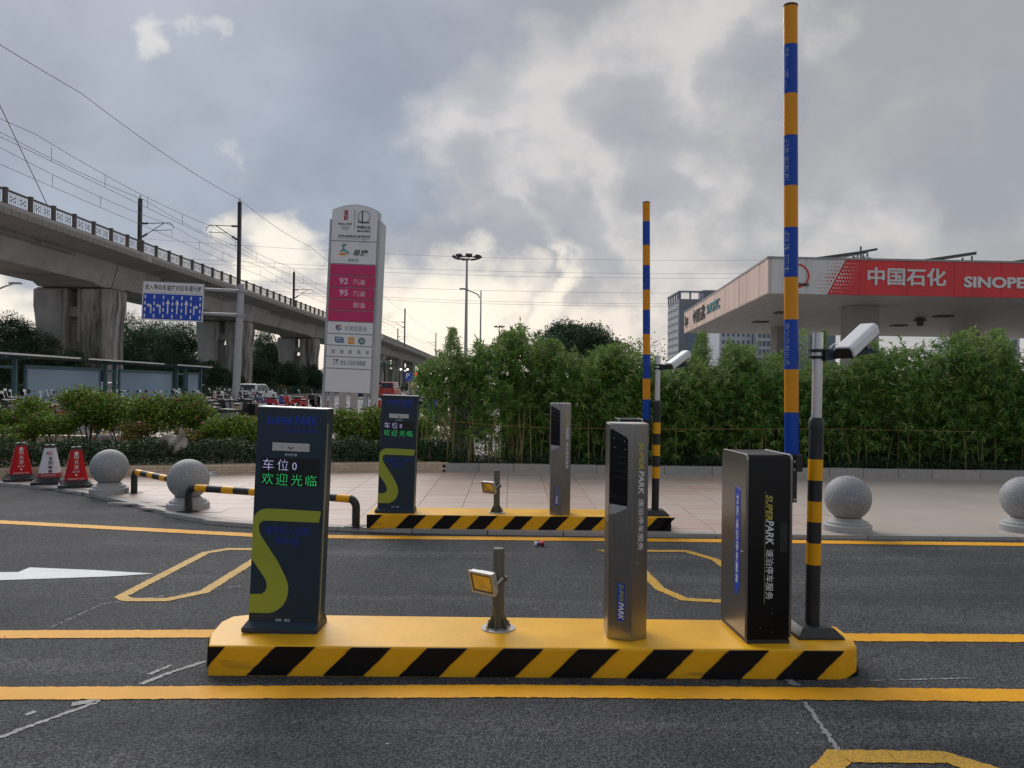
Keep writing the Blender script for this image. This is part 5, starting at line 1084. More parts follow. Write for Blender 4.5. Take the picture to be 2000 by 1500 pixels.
# ================================================================= MASTS AND STREET LAMPS
def highmast(px, ytop, Yz, r, label):
    p = AT(px, ytop, Yz); t = empty('floodlight_mast', (p.x, Yz, 0), label=label, cat='light mast'); h = p.z
    MB().tube([(0, 0, 0), (0, 0, h)], [r*2.2, r], 12).build('pole', 'galv', t, smooth=50); b = MB(); b.tube([(1.0*math.cos(k*PI/8), 1.0*math.sin(k*PI/8), h+.05) for k in range(17)], .06, 5)
    for k in range(4): a = k*PI/2+.4; b.tube([(0, 0, h-.1), (math.cos(a), math.sin(a), h+.05)], .05, 5)
    b.build('ring', 'mast_dark', t)
    for k in range(8):
        a = k*PI/4+.2; MB().box(-.22, .22, -.32, .32, -.07, .07).xform(Matrix.Translation((1.3*math.cos(a), 1.3*math.sin(a), h+.12)) @ Matrix.Rotation(a, 4, 'Z') @ Matrix.Rotation(rad(-25), 4, 'Y')).build('floodlight', 'mast_dark', t)
highmast(912, 505, 78, .10, 'tall mast with a ring of floodlights rising from the hedge'); highmast(975, 639, 200, .12, 'small distant mast with a floodlight ring')
def lamp(px, ytop, Yz, pts, label, r=.07, base=0):
    p = AT(px, ytop, Yz); t = empty('street_lamp', (p.x, Yz, 0), label=label, cat='street lamp'); MB().tube([(0, 0, 0), (0, 0, p.z)], [r*1.4, r*.7], 10).build('pole', 'galv', t, smooth=50)
    q = [Vector((AT(a, b_, Yz).x-p.x, 0, AT(a, b_, Yz).z)) for a, b_ in pts]; MB().tube(q, [r*.7]*(len(q)-1)+[r*.4], 8).build('arm', 'galv', t, smooth=50)
    MB().box(-.35, .35, -.12, .12, -.06, .06).xform(Matrix.Translation(q[-1])).build('lamp_head', 'lamp_grey', t, bevel=.03)
lamp(939.5, 567, 62, [(937, 582), (934, 576), (925, 571), (913, 567), (906, 564)], 'thin street lamp with a curved arm beside the floodlight mast')
lamp(-45, 600, 45, [(-45, 600), (-20, 572), (8, 560), (30, 553)], 'street lamp arm reaching in at the left edge')
# ================================================================= BAMBOO HEDGE
TOPS = [(815, 740), (830, 712), (850, 705), (880, 690), (905, 700), (925, 665), (950, 668), (975, 655), (1000, 648), (1030, 652), (1060, 668), (1100, 690), (1150, 694), (1190, 676), (1225, 680), (1245, 700), (1290, 722), (1335, 720), (1360, 700), (1385, 722), (1410, 712), (1430, 690), (1470, 678), (1495, 712), (1520, 700), (1560, 720), (1600, 715), (1640, 720), (1680, 690), (1720, 672), (1745, 682), (1790, 668), (1815, 700), (1850, 672), (1885, 658), (1910, 690), (1940, 660), (1965, 672), (2000, 690), (2300, 680)]
XT = [(AT(px, y, 14.2).x, AT(px, y, 14.2).z) for px, y in TOPS]
hedge = empty('bamboo_hedge', (4, 14.3, .12), label='long dense bamboo hedge behind the granite border', cat='hedge')
nt_ = 9000; X0, X1 = XT[0][0], 12.2
tx = RNG.uniform(X0, X1, nt_); top = np.interp(tx, [p[0] for p in XT], [p[1] for p in XT])
noise = np.sin(tx*3.1)*.05+np.sin(tx*7.7+1)*.06+np.sin(tx*17.3)*.05+np.sin(tx*31)*.03; top = top+noise+.12*RNG.random(nt_)**4-.05
fz = RNG.random(nt_)**.82; tz = .30+(top-.30)*fz
ty = 14.35+RNG.normal(size=nt_)*.30-.12*np.sin(tx*2.3+tz*3)-.10*np.sin(tx*5.1-tz*2.2); ty = np.clip(ty, 13.80, 15.1)
keep = (tz > .85) | (RNG.random(nt_) < np.clip((tz-.12)/.9, .12, 1)); keep &= ~((tx < -1.15) & (tz < 1.35) & (RNG.random(nt_) < .78))
gapx = AT(900, 760, 14.4).x; keep &= ~((np.abs(tx-gapx) < .24) & (RNG.random(nt_) < .62)); keep &= ~((tx > -1.2) & (tx < 1.0) & (tz < .85) & (RNG.random(nt_) < .60))
tx, ty, tz, top = tx[keep], ty[keep], tz[keep], top[keep]
per = 15; n = len(tx)
T = np.stack([tx, ty, tz], 1); ax = RNG.normal(size=(n, 3)); ax[:, 2] = .25+.3*RNG.random(n); ax[:, 1] -= .5
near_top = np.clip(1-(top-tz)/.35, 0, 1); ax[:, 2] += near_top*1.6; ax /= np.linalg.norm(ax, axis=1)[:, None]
P = np.repeat(T, per, 0); A2 = np.repeat(ax, per, 0); D = A2*.55+RNG.normal(size=P.shape)*.55
D[:, 2] -= np.repeat(.55*(1-near_top), per)*.9
Dn = D/np.linalg.norm(D, axis=1)[:, None]; P = P+A2*(RNG.random((len(P), 1))-.4)*.17+Dn*.055
Ln = .10+.08*RNG.random(len(P))
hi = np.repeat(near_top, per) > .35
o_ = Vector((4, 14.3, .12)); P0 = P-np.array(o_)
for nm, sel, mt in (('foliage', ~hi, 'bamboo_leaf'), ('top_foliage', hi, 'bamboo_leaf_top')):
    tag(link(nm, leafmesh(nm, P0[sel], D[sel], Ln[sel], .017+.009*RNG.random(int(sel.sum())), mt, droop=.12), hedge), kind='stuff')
# dark inner leaves behind
k = 16000; ix = RNG.uniform(X0+.4, X1, k); it = np.interp(ix, [p[0] for p in XT], [p[1] for p in XT])-.18; iz = .25+(it-.25)*RNG.random(k)
Pi = np.stack([ix, 14.75+.2*RNG.normal(size=k), iz], 1)-np.array(o_)
tag(link('inner_foliage', leafmesh('inner_foliage', Pi, RNG.normal(size=(k, 3))+np.array([0, 0, -.3]), .17, .03, 'bamboo_leaf', droop=.1), hedge), kind='stuff')
cm = []
for v in range(5):
    b = MB(); h = .62+.12*v; lx, ly = random.uniform(-.12, .12), random.uniform(-.05, .1); b.tube([(0, 0, 0), (lx*.4, ly*.4, h*.5), (lx, ly, h)], [.0095, .008, .004], 6); cm.append(b.mesh('culm', 'culm', 60))
for i in range(135):
    x = RNG.uniform(X0+.1, X1-1.5) if i > 34 else RNG.uniform(X0+.1, .6); link('culm', cm[i % 5], hedge, (x-4, RNG.uniform(-.42, .20), 0), (0, 0, RNG.uniform(0, 6)))
# low undergrowth at its foot
k = 15000; ux = RNG.uniform(-1.6, X1, k); uz = .16+.16*RNG.random(k)**1.5+.05*np.sin(ux*4); uy = RNG.uniform(13.82, 14.5, k)
tag(link('ground_cover', leafmesh('ground_cover', np.stack([ux, uy, uz], 1), RNG.normal(size=(k, 3))+np.array([0, 0, .5]), .06, .018, 'box_leaf')), 'low dark grassy undergrowth at the foot of the bamboo', 'ground cover', kind='stuff')
# single tall sprays standing above the hedge
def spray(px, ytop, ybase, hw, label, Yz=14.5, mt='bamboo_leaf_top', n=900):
    base = AT(px, 850, Yz); base.z = .12; top = AT(px, ytop, Yz).z; zb = AT(px, ybase, Yz).z; w = hw*Yz/1500; t = empty('bamboo_plant', base, label=label, cat='bamboo', group='bamboo shoots taller than the hedge')
    b = MB()
    for q in range(4): b.tube([(0, 0, 0), (RNG.uniform(-.3, .3)*w, 0, zb-.12), (RNG.uniform(-.9, .9)*w, 0, (top-.12)*RNG.uniform(.85, .98))], [.012, .008, .002], 5)
    b.build('culm', 'culm', t, smooth=60)
    z = zb+(top-zb)*RNG.random(n)**1.1; f = 1-(z-zb)/(top-zb+.01); cl = RNG.integers(0, 22, n); ca = RNG.uniform(-1, 1, 22); 
    x = (ca[cl]+RNG.normal(size=n)*.2)*w*(.25+.75*f); y = RNG.normal(size=n)*w*.4
    D_ = np.stack([x/w*1.2+RNG.normal(size=n)*.6, RNG.normal(size=n)*.6, .5+RNG.normal(size=n)*.6], 1)
    link('foliage', leafmesh('foliage', np.stack([x, y, z-.12], 1), D_, .09+.05*RNG.random(n), .015, mt, droop=.1), t)
for a in [(1370, 648, 730, 26, 'tall bamboo shoot in front of the grey office tower'), (1435, 672, 725, 40, 'bushy bamboo top under the white apartment blocks'), (1565, 640, 740, 24, 'bamboo shoot just right of the near boom'), (1608, 645, 720, 10, 'thin wispy bamboo shoot behind the near camera post'), (1885, 646, 720, 34, 'tall bamboo top before the right canopy column'), (1945, 642, 715, 28, 'tallest bamboo shoot near the right edge'), (1000, 648, 700, 38, 'bamboo top above the hedge beside the floodlight mast'), (1075, 662, 720, 34, 'pale bamboo top before the round tree'), (882, 640, 715, 26, 'sparse dry bamboo shoots above the concrete gate pillar'), (1200, 676, 720, 34, 'bamboo top left of the far boom')]:
    spray(*a, n=1300 if a[3] > 25 else 420)
# small leafy tree behind the hedge by the far boom
p = AT(1246, 850, 16); tree('small_tree', (p.x, 16, 0), [(0, 0, 2.1, .42, .3, .42), (.3, .1, 1.85, .4, .3, .3), (-.2, 0, 2.4, .2, .2, .16)], 1500, .06, 'rose_leaf', 1.7, .03, 'small bright leafed tree just left of the far camera post', limbs=6, ncl=30, spread=.3)
# walls behind the hedge
tag(MB().box(-5.6, 6.5, -.1, .1, 0, 1.62).box(-5.6, 6.5, -.13, .13, 1.62, 1.70).build('boundary_wall', 'concrete_dark', None, loc=(5.4, 15.35, 0)), 'dark concrete wall glimpsed behind the bamboo hedge', 'wall')
p = AT(903, 850, 14.9); tag(MB().box(-.22, .22, -.2, .2, 0, AT(903, 706, 14.9).z).box(-.27, .27, -.25, .25, AT(903, 706, 14.9).z, AT(903, 701, 14.9).z+.02).build('gate_pillar', 'concrete', None, loc=(p.x, 14.9, 0), bevel=.01), 'square concrete gate pillar swallowed by the left end of the bamboo', 'pillar')
mat('string_orange', (.42, .2, .08), .7)
q = [AT(790, 812, 13.8), AT(870, 822, 13.7), AT(960, 830, 13.7), AT(1075, 836, 13.7), AT(1300, 838, 13.7), AT(1500, 838, 13.75), AT(1640, 838, 13.75), AT(1900, 843, 13.75)]
tag(MB().tube([v-q[0] for v in q], .0032, 5).build('string', 'string_orange', None, loc=q[0]), 'thin orange string tied along the front of the bamboo', 'string')
gpn = AT(1688, 745, 14.75); gp_ = empty('green_notice', gpn, 0, 'green notice board half hidden in the bamboo', 'sign'); mat('notice_green', (.02, .22, .10), .5)
MB().box(-.16, .16, 0, .02, 0, .50).build('board', 'notice_green', gp_); MB().box(-.02, .02, .02, .05, -.9, .1).build('post', 'galv', gp_)
for i, s in enumerate('注意安全'): text(gp_, s, 'white_print', .075, .075, front(.04, 0, .43-.11*i))

# ================================================================= FLOWER BED
bh = empty('boxwood_hedge', (-5, 13.2, .17), label='low clipped dark green hedge along the tiled wall', cat='hedge')
k = 42000; s = RNG.random(k); hx = -10.6+s*9.5; hy = np.interp(hx, [p[0] for p in WP], [p[1] for p in WP])+.22+.62*RNG.random(k)
hz = .18+.40*RNG.random(k)**.6+.035*np.sin(hx*6)+.03*np.sin(hx*13+1); hz = hz-(.12*(RNG.random(k) > .7))
P = np.stack([hx, hy, hz], 1)-np.array([-5, 13.2, .17]); D = RNG.normal(size=(k, 3)); D[:, 2] += .6
tag(link('foliage', leafmesh('foliage', P, D, .045+.02*RNG.random(k), .022, 'box_leaf'), bh), kind='stuff')
def rose(px, ytop, Yz, hw, label, n=2600, flowers=0, low=False, mt='rose_leaf'):
    base = AT(px, 850, Yz); base.z = .19; top = AT(px, ytop, Yz).z-.19; w = hw*Yz/1500; t = empty('rose_bush', base, label=label, cat='shrub', group='shrubs in the flower bed')
    z0 = .2 if low else .36*top; bl = []
    for q in range(7): r_ = w*random.uniform(.35, .55); bl.append((random.uniform(-.7, .7)*w, random.uniform(-.3, .3), z0+(top-z0)*random.uniform(.2, .82), r_, .22, min(r_, (top-z0)*.30)))
    b = MB()
    for q in bl: b.tube([(random.uniform(-.08, .08), 0, -.05), (q[0]*.5, q[1]*.5, q[2]*.5), q[:3]], [.014, .010, .004], 6)
    b.build('stem', 'bark', t, smooth=60)
    crown('foliage', bl, n, .064, mt, t, spread=.24, shell=.2, ncl=110)
    if flowers:
        for f in range(flowers):
            q = random.choice(bl); b = MB(); b.lathe([(.004, -.02), (.03, -.005), (.036, .015), (.02, .03), (.004, .02)], 9, (q[0]+random.uniform(-1, 1)*q[3]*.8, q[1]-.15, q[2]+q[5]*random.uniform(.3, 1))); b.build('flower', 'petal', t, smooth=60)
RB = [(15, 805, 15.6, 30, 'thin shrub at the far left of the flower bed', 1300, 0), (66, 792, 15.3, 34, 'leggy pale shrub behind the leftmost red cone', 1700, 0), (104, 812, 15.0, 30, 'shrub directly behind the white cone', 1700, 0), (172, 775, 15.2, 46, 'tall bushy shrub above the right red cone', 3600, 0), (232, 786, 15.8, 44, 'green shrub above the first granite ball', 3400, 0), (290, 790, 15.4, 44, 'green shrub left of the torn plastic bag', 3300, 1), (345, 783, 15.8, 46, 'tall shrub right above the torn plastic bag', 3300, 3), (398, 796, 15.9, 36, 'shrub with white specks before the parked scooters', 2300, 2), (435, 832, 14.9, 48, 'low leafy shrub right of the torn plastic bag', 2600, 1), (486, 824, 15.2, 34, 'low reddish shrub against the near kiosk', 1700, 1), (668, 806, 15.0, 44, 'dense round shrub right of the near kiosk', 4200, 4), (718, 802, 15.4, 44, 'dense round shrub left of the far kiosk', 4200, 4), (828, 815, 15.8, 26, 'shrub between the far kiosk and the blue banner', 1500, 1), (772, 830, 15.8, 36, 'shrub behind the far kiosk', 1600, 0), (570, 830, 15.4, 50, 'shrub hidden behind the near kiosk', 1200, 0)]
for px, yt, Yz, hw, lb, n, fl_ in RB: rose(px, yt-(12 if px < 500 else 0), Yz, hw, lb, int(n*1.9), fl_, low=px in (668, 718, 435))
tag(MB().box(-6.4, 4.8, -.1, .1, 0, .36).build('rear_bed_wall', 'tile_brick', None, loc=(-6.6, 17.2, 0)), 'low cream wall closing the back of the flower bed', 'wall')
pn = empty('notice_panel', AT(198, 880, 16.6), 0, 'white notice panel with red print lying behind the shrubs', 'sign'); MB().box(-.30, .26, 0, .03, 0, .34).build('board', 'white_plastic', pn)
text(pn, '禁止停车', 'cone_red', .42, .12, front(-.02, 0, .24)); text(pn, '禁停', 'sign_slate', .3, .12, front(0, 0, .09))
for px, yb, Yz, lb in ((455, 878, 16.9, 'small red and white cone behind the low hedge'), (819, 884, 16.2, 'small red and white cone right of the far kiosk')):
    p = AT(px, yb, Yz); c = empty('traffic_cone', (p.x, Yz, max(.03, p.z)), label=lb, cat='cone', group='small cones behind the flower bed')
    MB().box(-.19, .19, -.19, .19, 0, .04).build('base', 'black_plastic', c)
    MB().lathe([(.17, .04), (.12, .24)], 16).build('sleeve', 'cone_red', c, smooth=40); MB().lathe([(.121, .24), (.078, .44)], 16).build('reflective_band', 'cone_white', c, smooth=40); MB().lathe([(.078, .44), (.05, .56)], 16).build('tip', 'cone_red', c, smooth=40)
mt_ = leafmat('rose_leaf_red', (0.07, 0.09, 0.02), (0.28, 0.24, 0.06), (0.42, 0.14, 0.06), 0.5, 0.2)
for px, yt, Yz, hw, lb, n in ((258, 808, 14.6, 26, 'reddish tipped shrub behind the second red cone gap', 1500), (375, 838, 14.5, 30, 'reddish shrub right of the torn bag', 2200), (500, 808, 15.6, 22, 'tall reddish shrub at the near kiosk edge', 1800), (140, 800, 14.8, 24, 'slim leggy shrub between the white and right red cones', 1500), (20, 830, 14.6, 30, 'low shrub behind the leftmost red cone', 1600)):
    rose(px, yt, Yz, hw, lb, n, 2, mt='rose_leaf_red' if 'reddish' in lb else 'rose_leaf')
# roadside banner
p = AT(853, 870, 17); bn = empty('street_banner', (p.x, 17, 0), 0, 'blue and pink advertising banner on a dark post behind the bamboo', 'banner'); zt, zb_ = AT(853, 781, 17).z, AT(853, 832, 17).z; mat('banner_blue', (.02, .20, .52), .5); mat('banner_pink', (.60, .35, .36), .5)
MB().box(-.23, -.19, -.03, .03, 0, zt+.05).build('post', 'sign_black', bn); MB().box(-.19, -.02, -.01, .01, zb_, zt).build('blue_panel', 'banner_blue', bn); pk = MB().box(-.02, .24, -.01, .01, zb_, zt).build('pink_panel', 'banner_pink', bn)
for i in range(6):
    for j in range(4): text(pk, '优惠活动停车月卡'[(i+j) % 8], 'cone_red', .045, .045, front(.03+.058*j, -.01, zt-.06-.09*i))

# ================================================================= TREES
def bl(*a): return [tuple(x) for x in a]
def atree(px, ytop, Yz, hw, mt, label, n=9000, leaf=.16, name='tree', low=.25, ncl=110, spread=.13, group='trees behind the plaza'):
    p = AT(px, 760, Yz); h = AT(px, ytop, Yz).z; w = hw*Yz/1500; b = []
    hw_ = h*(1-low)/2; zc_ = h*low+hw_
    for q in range(7):
        a = random.uniform(0, 6.3); r_ = random.uniform(.35, .6); b.append((w*r_*math.cos(a), w*r_*math.sin(a)*.7, zc_+hw_*random.uniform(-.5, .42), w*.48, w*.42, hw_*.46))
    b.append((0, 0, h-hw_*.42, w*.5, w*.5, hw_*.42))
    return tree(name, (p.x, Yz, 0), b, n, leaf, mt, h*low+hw_*.5, max(.1, h*.022), label, group=group, ncl=ncl, spread=spread, shell=.55)
# big round tree
p = AT(1122, 760, 60); h = AT(1122, 628, 60).z; W_ = 3.9
tree('banyan_tree', (p.x, 60, 0), bl((0, 0, h-1.9, 2.7, 2.5, 1.75), (-1.9, 0, h-2.7, 1.9, 1.7, 1.3), (2.3, 0, h-2.7, 1.9, 1.7, 1.4), (.8, -.5, h-3.2, 2.2, 1.6, 1.2), (-.6, .4, h-1.3, 1.7, 1.4, 1.1), (3.0, 0, h-3.7, 1.0, 1.0, .8), (-2.9, 0, h-3.4, .9, .9, .7)), 42000, .20, 'tree_leaf', h-3.8, .28, 'large round dark green tree above the middle of the hedge', limbs=9, ncl=150, spread=.10, shell=.62)
TR = [(8, 612, 66, 52, 'tree_leaf_dark', 'dark tree at the far left behind the bus shelter', 9000), (58, 628, 70, 40, 'tree_leaf', 'mid green tree between the far left tree and the first pier', 6000), (88, 655, 66, 45, 'tree_leaf_dark', 'dark bushy tree before the foot of the first pier', 7000), (135, 682, 64, 36, 'tree_leaf_dark', 'low dark tree at the foot of the first pier', 5000), (30, 665, 64, 55, 'tree_leaf_dark', 'low dark tree behind the bus shelter roof, far left', 6000),
      (258, 612, 118, 44, 'tree_leaf_pale', 'tree just right of the first pier under the viaduct', 7000), (305, 622, 118, 50, 'tree_leaf_pale', 'tree behind the lane direction sign', 8000), (355, 628, 112, 48, 'tree_leaf', 'tree left of the second pier', 8000), (255, 672, 84, 42, 'tree_leaf_dark', 'dark low tree behind the middle bus shelter panel', 6000), (315, 668, 82, 46, 'tree_leaf_dark', 'dark low tree beneath the lane direction sign', 7000), (362, 690, 84, 34, 'tree_leaf_dark', 'dark low tree at the end of the bus shelter', 5000),
      (412, 705, 92, 34, 'tree_leaf_dark', 'dark shrubby tree at the foot of the second pier', 5000), (515, 642, 150, 36, 'tree_leaf_pale', 'pale tree between the second and third piers', 6000), (540, 668, 150, 30, 'tree_leaf_pale', 'pale rounded tree left of the third pier', 4000), (505, 702, 112, 40, 'tree_leaf_dark', 'dark tree right of the second pier', 6000), (560, 704, 118, 34, 'tree_leaf_dark', 'dark tree at the foot of the third pier', 5000), (604, 712, 125, 30, 'tree_leaf_dark', 'dark tree just left of the tall white sign', 5000), (452, 730, 96, 22, 'tree_leaf_dark', 'small dark bush beside the lane sign post', 2500)]
for px, yt, Yz, hw, mt, lb, n in TR: atree(px, yt, Yz, hw*1.1, mt, lb, int(n*1.8), leaf=.0021*Yz+.03, low=.12)
# palm between the sign and the far viaduct
def palm(px, ytop, Yz, label, fr_=16, L_=2.6, sc=1):
    p = AT(px, 760, Yz); h = AT(px, ytop, Yz).z; t = empty('palm_tree', (p.x, Yz, 0), label=label, cat='palm'); MB().tube([(0, 0, 0), (.1, 0, h*.5), (0, 0, h-.8)], [.24, .17, .13], 8).build('trunk', 'bark', t, smooth=60)
    b = MB()
    for k in range(fr_):
        a = k*2.4; up = random.uniform(.1, .9); prev = Vector((0, 0, h-.8)); d = Vector((math.cos(a), math.sin(a), up))
        for s_ in range(6):
            nx = prev+d.normalized()*L_/6; d.z -= .42; sd = Vector((-math.sin(a), math.cos(a), 0))
            for sg_ in (-1, 1):
                for q in (.2, .7):
                    c = prev.lerp(nx, q); e = c+(sd*sg_+Vector((0, 0, -.5)))*.5*sc*(1-abs(s_-2)/6); b.add([c, c+(nx-prev)*.35, e], [(0, 1, 2)])
            prev = nx
    b.build('fronds', 'tree_leaf_dark', t)
palm(750, 700, 120, 'dark palm right of the tall white sign'); palm(722, 712, 128, 'palm half hidden by the tall white sign'); palm(936, 652, 24, 'spiky palm top by the floodlight mast', L_=.85, sc=.5)
# under-viaduct hedge and far tree belt
k = 30000; fy = 46+200*RNG.random(k)**1.6; fx = -31.6-1.3*RNG.random(k)
tag(link('median_hedge', leafmesh('median_hedge', np.stack([fx, fy, .1+1.25*RNG.random(k)], 1), RNG.normal(size=(k, 3)), .22, .12, 'tree_leaf_dark')), 'long dark hedge along the far side of the avenue', 'hedge', kind='stuff')
k = 26000; fx = RNG.uniform(-190, 230, k); fz = (3.5+2.5*np.sin(fx*.11)+2*np.sin(fx*.31+1)+1.2*np.sin(fx*.9))*RNG.random(k)**.5+.5
tag(link('far_tree_belt', leafmesh('far_tree_belt', np.stack([fx, 345+10*RNG.random(k), fz], 1), RNG.normal(size=(k, 3)), 1.3, .9, 'tree_leaf_dark')), 'belt of far trees along the horizon', 'trees', kind='stuff')
k = 9000; fx = RNG.uniform(-75, -43, k); fy = RNG.uniform(75, 190, k); 
tag(link('far_shrubbery', leafmesh('far_shrubbery', np.stack([fx, fy, (2.6+1.2*np.sin(fx*.7+fy*.2))*RNG.random(k)**.6], 1), RNG.normal(size=(k, 3)), .8, .5, 'tree_leaf_dark')), 'dark shrubbery on the far side of the viaduct', 'trees', kind='stuff')

# ================================================================= VEHICLES
def make_scooter(col, box_=False, name='scooter'):
    t = empty(name, (0, 0, 0))
    for x in (-.62, .62):
        w = MB(); w.lathe([(.13, -.045), (.20, -.05), (.225, 0), (.20, .05), (.13, .045)], 16).xform(Matrix.Translation((x, 0, .225)) @ Matrix.Rotation(PI/2, 4, 'X')); wo_ = w.build('wheel', 'tyre', t, smooth=50)
        MB().lathe([(.03, -.055), (.13, -.05), (.13, .05), (.03, .055)], 12).xform(Matrix.Translation((x, 0, .225)) @ Matrix.Rotation(PI/2, 4, 'X')).build('rim', 'rim', wo_)
    b = MB(); b.prism([(-.86, .56), (-.60, .42), (-.25, .40), (-.18, .26), (.30, .24), (.42, .34), (.50, .78), (.42, .90), (.36, .88), (.30, .36), (-.05, .34), (-.12, .62), (-.40, .68), (-.80, .70)], XZ, -.15, .15)
    b.prism([(.40, .42), (.86, .34), (.80, .48), (.56, .56), (.52, .86), (.44, .92)], XZ, -.09, .09); b.build('body', col, t, bevel=.03)
    MB().prism([(-.78, .70), (-.10, .66), (-.08, .74), (-.30, .80), (-.76, .79)], XZ, -.14, .14).build('seat', 'black_plastic', t, bevel=.025)
    MB().tube([(.40, 0, .82), (.34, 0, 1.0)], .03, 8).tube([(.24, -.32, 1.04), (.34, -.12, 1.0), (.34, .12, 1.0), (.24, .32, 1.04)], .018, 8).build('handlebar', 'black_plastic', t, smooth=60)
    for s_ in (-1, 1): MB().tube([(.30, s_*.24, 1.03), (.32, s_*.30, 1.22)], .008, 5).box(.31, .33, s_*.32-.045, s_*.32+.045, 1.21, 1.28).build('mirror', 'mirror_glass' if s_ > 0 else 'black_plastic', t)
    MB().lathe([(.07, 0), (.06, .04), (.01, .06)], 12).xform(Matrix.Translation((.50, 0, .84)) @ Matrix.Rotation(PI/2, 4, 'Y')).build('headlight', 'white_plastic', t, smooth=50)
    if box_: MB().box(-1.0, -.66, -.19, .19, .74, 1.02).build('rear_box', 'black_plastic', t, bevel=.03)
    return t
def make_bike(frame_m, rim_m):
    t = empty('bicycle', (0, 0, 0))
    for x in (-.52, .52):
        b = MB(); b.tube([(x+.31*math.cos(k*PI/14), 0, .33+.31*math.sin(k*PI/14)) for k in range(29)], .022, 6); w = b.build('wheel', rim_m, t, smooth=60); b = MB()
        for k in range(10): b.tube([(x, 0, .33), (x+.30*math.cos(k*PI/5), 0, .33+.30*math.sin(k*PI/5))], .004, 3)
        b.build('spokes', 'rim', w)
    b = MB(); b.tube([(-.52, 0, .33), (-.08, 0, .30), (.40, 0, .72), (.44, 0, .80)], .022, 7); b.tube([(-.52, 0, .33), (-.20, 0, .72)], .014, 6); b.tube([(-.08, 0, .30), (-.22, 0, .86)], .018, 6); b.tube([(.40, 0, .72), (.52, 0, .33)], .018, 6); b.tube([(-.18, 0, .60), (.41, 0, .68)], .02, 6)
    b.build('frame', frame_m, t, smooth=60)
    MB().prism([(-.36, .86), (-.06, .87), (-.06, .90), (-.20, .93), (-.38, .92)], XZ, -.08, .08).build('saddle', 'black_plastic', t, bevel=.015)
    MB().tube([(.44, 0, .78), (.40, 0, .98)], .014, 6).tube([(.28, -.27, 1.02), (.38, -.2, 1.02), (.40, 0, .98), (.38, .2, 1.02), (.28, .27, 1.02)], .012, 6).build('handlebar', 'black_plastic', t, smooth=60)
    b = MB(); b.add([(.46, -.15, .70), (.66, -.12, .70), (.66, .12, .70), (.46, .15, .70), (.44, -.19, .95), (.76, -.16, .95), (.76, .16, .95), (.44, .19, .95)], [(0, 1, 2, 3), (0, 1, 5, 4), (1, 2, 6, 5), (2, 3, 7, 6), (3, 0, 4, 7)]); b.build('basket', 'rim', t)
    b = MB(); 
    for x in (-.52, .52): b.tube([(x+.36*math.cos(a), 0, .33+.36*math.sin(a)) for a in [rad(q) for q in range(20, 161, 20)]], .022, 5)
    b.build('mudguard', frame_m, t, smooth=60); return t
for nm, c_ in (('scoot_red', (.42, .02, .03)), ('scoot_blue', (.03, .10, .38)), ('scoot_navy', (.02, .035, .10)), ('scoot_grey', (.16, .17, .19)), ('scoot_pink', (.55, .20, .22)), ('scoot_mint', (.22, .38, .36)), ('scoot_maroon', (.16, .02, .03))): mat(nm, c_, .25, var=.05, coat=.6)
mat('bike_orange', (.62, .20, .02), .35); mat('bike_yellow', (.66, .46, .03), .35); mat('bike_blue', (.03, .16, .45), .35)
protos = {c: make_scooter(m, bx) for c, m, bx in (('red', 'scoot_red', 0), ('blue', 'scoot_blue', 1), ('navy', 'scoot_navy', 0), ('white', 'car_white', 1), ('grey', 'scoot_grey', 0), ('pink', 'scoot_pink', 0), ('mint', 'scoot_mint', 1), ('black', 'black_gloss', 1), ('maroon', 'scoot_maroon', 0))}
bikes = {c: make_bike(f, r_) for c, f, r_ in (('yellow', 'bike_yellow', 'tyre'), ('orange rimmed', 'scoot_grey', 'bike_orange'), ('blue', 'bike_blue', 'tyre'), ('yellow rimmed', 'bike_orange', 'bike_yellow'))}
used = set()
def put(kind, c, px, ybase, rz, label, group, tilt=0):
    src = (protos if kind == 's' else bikes)[c]; p = G(px, ybase, .03); key = (kind, c)
    if key in used: o = copy_tree(src)
    else: o = src; used.add(key)
    o.location = (p.x, p.y, .03); o.rotation_euler = (tilt, 0, rad(rz)); tag(o, label, 'scooter' if kind == 's' else 'bicycle', group); return o
gs, gb_ = 'scooters parked on the plaza', 'shared bicycles parked on the plaza'
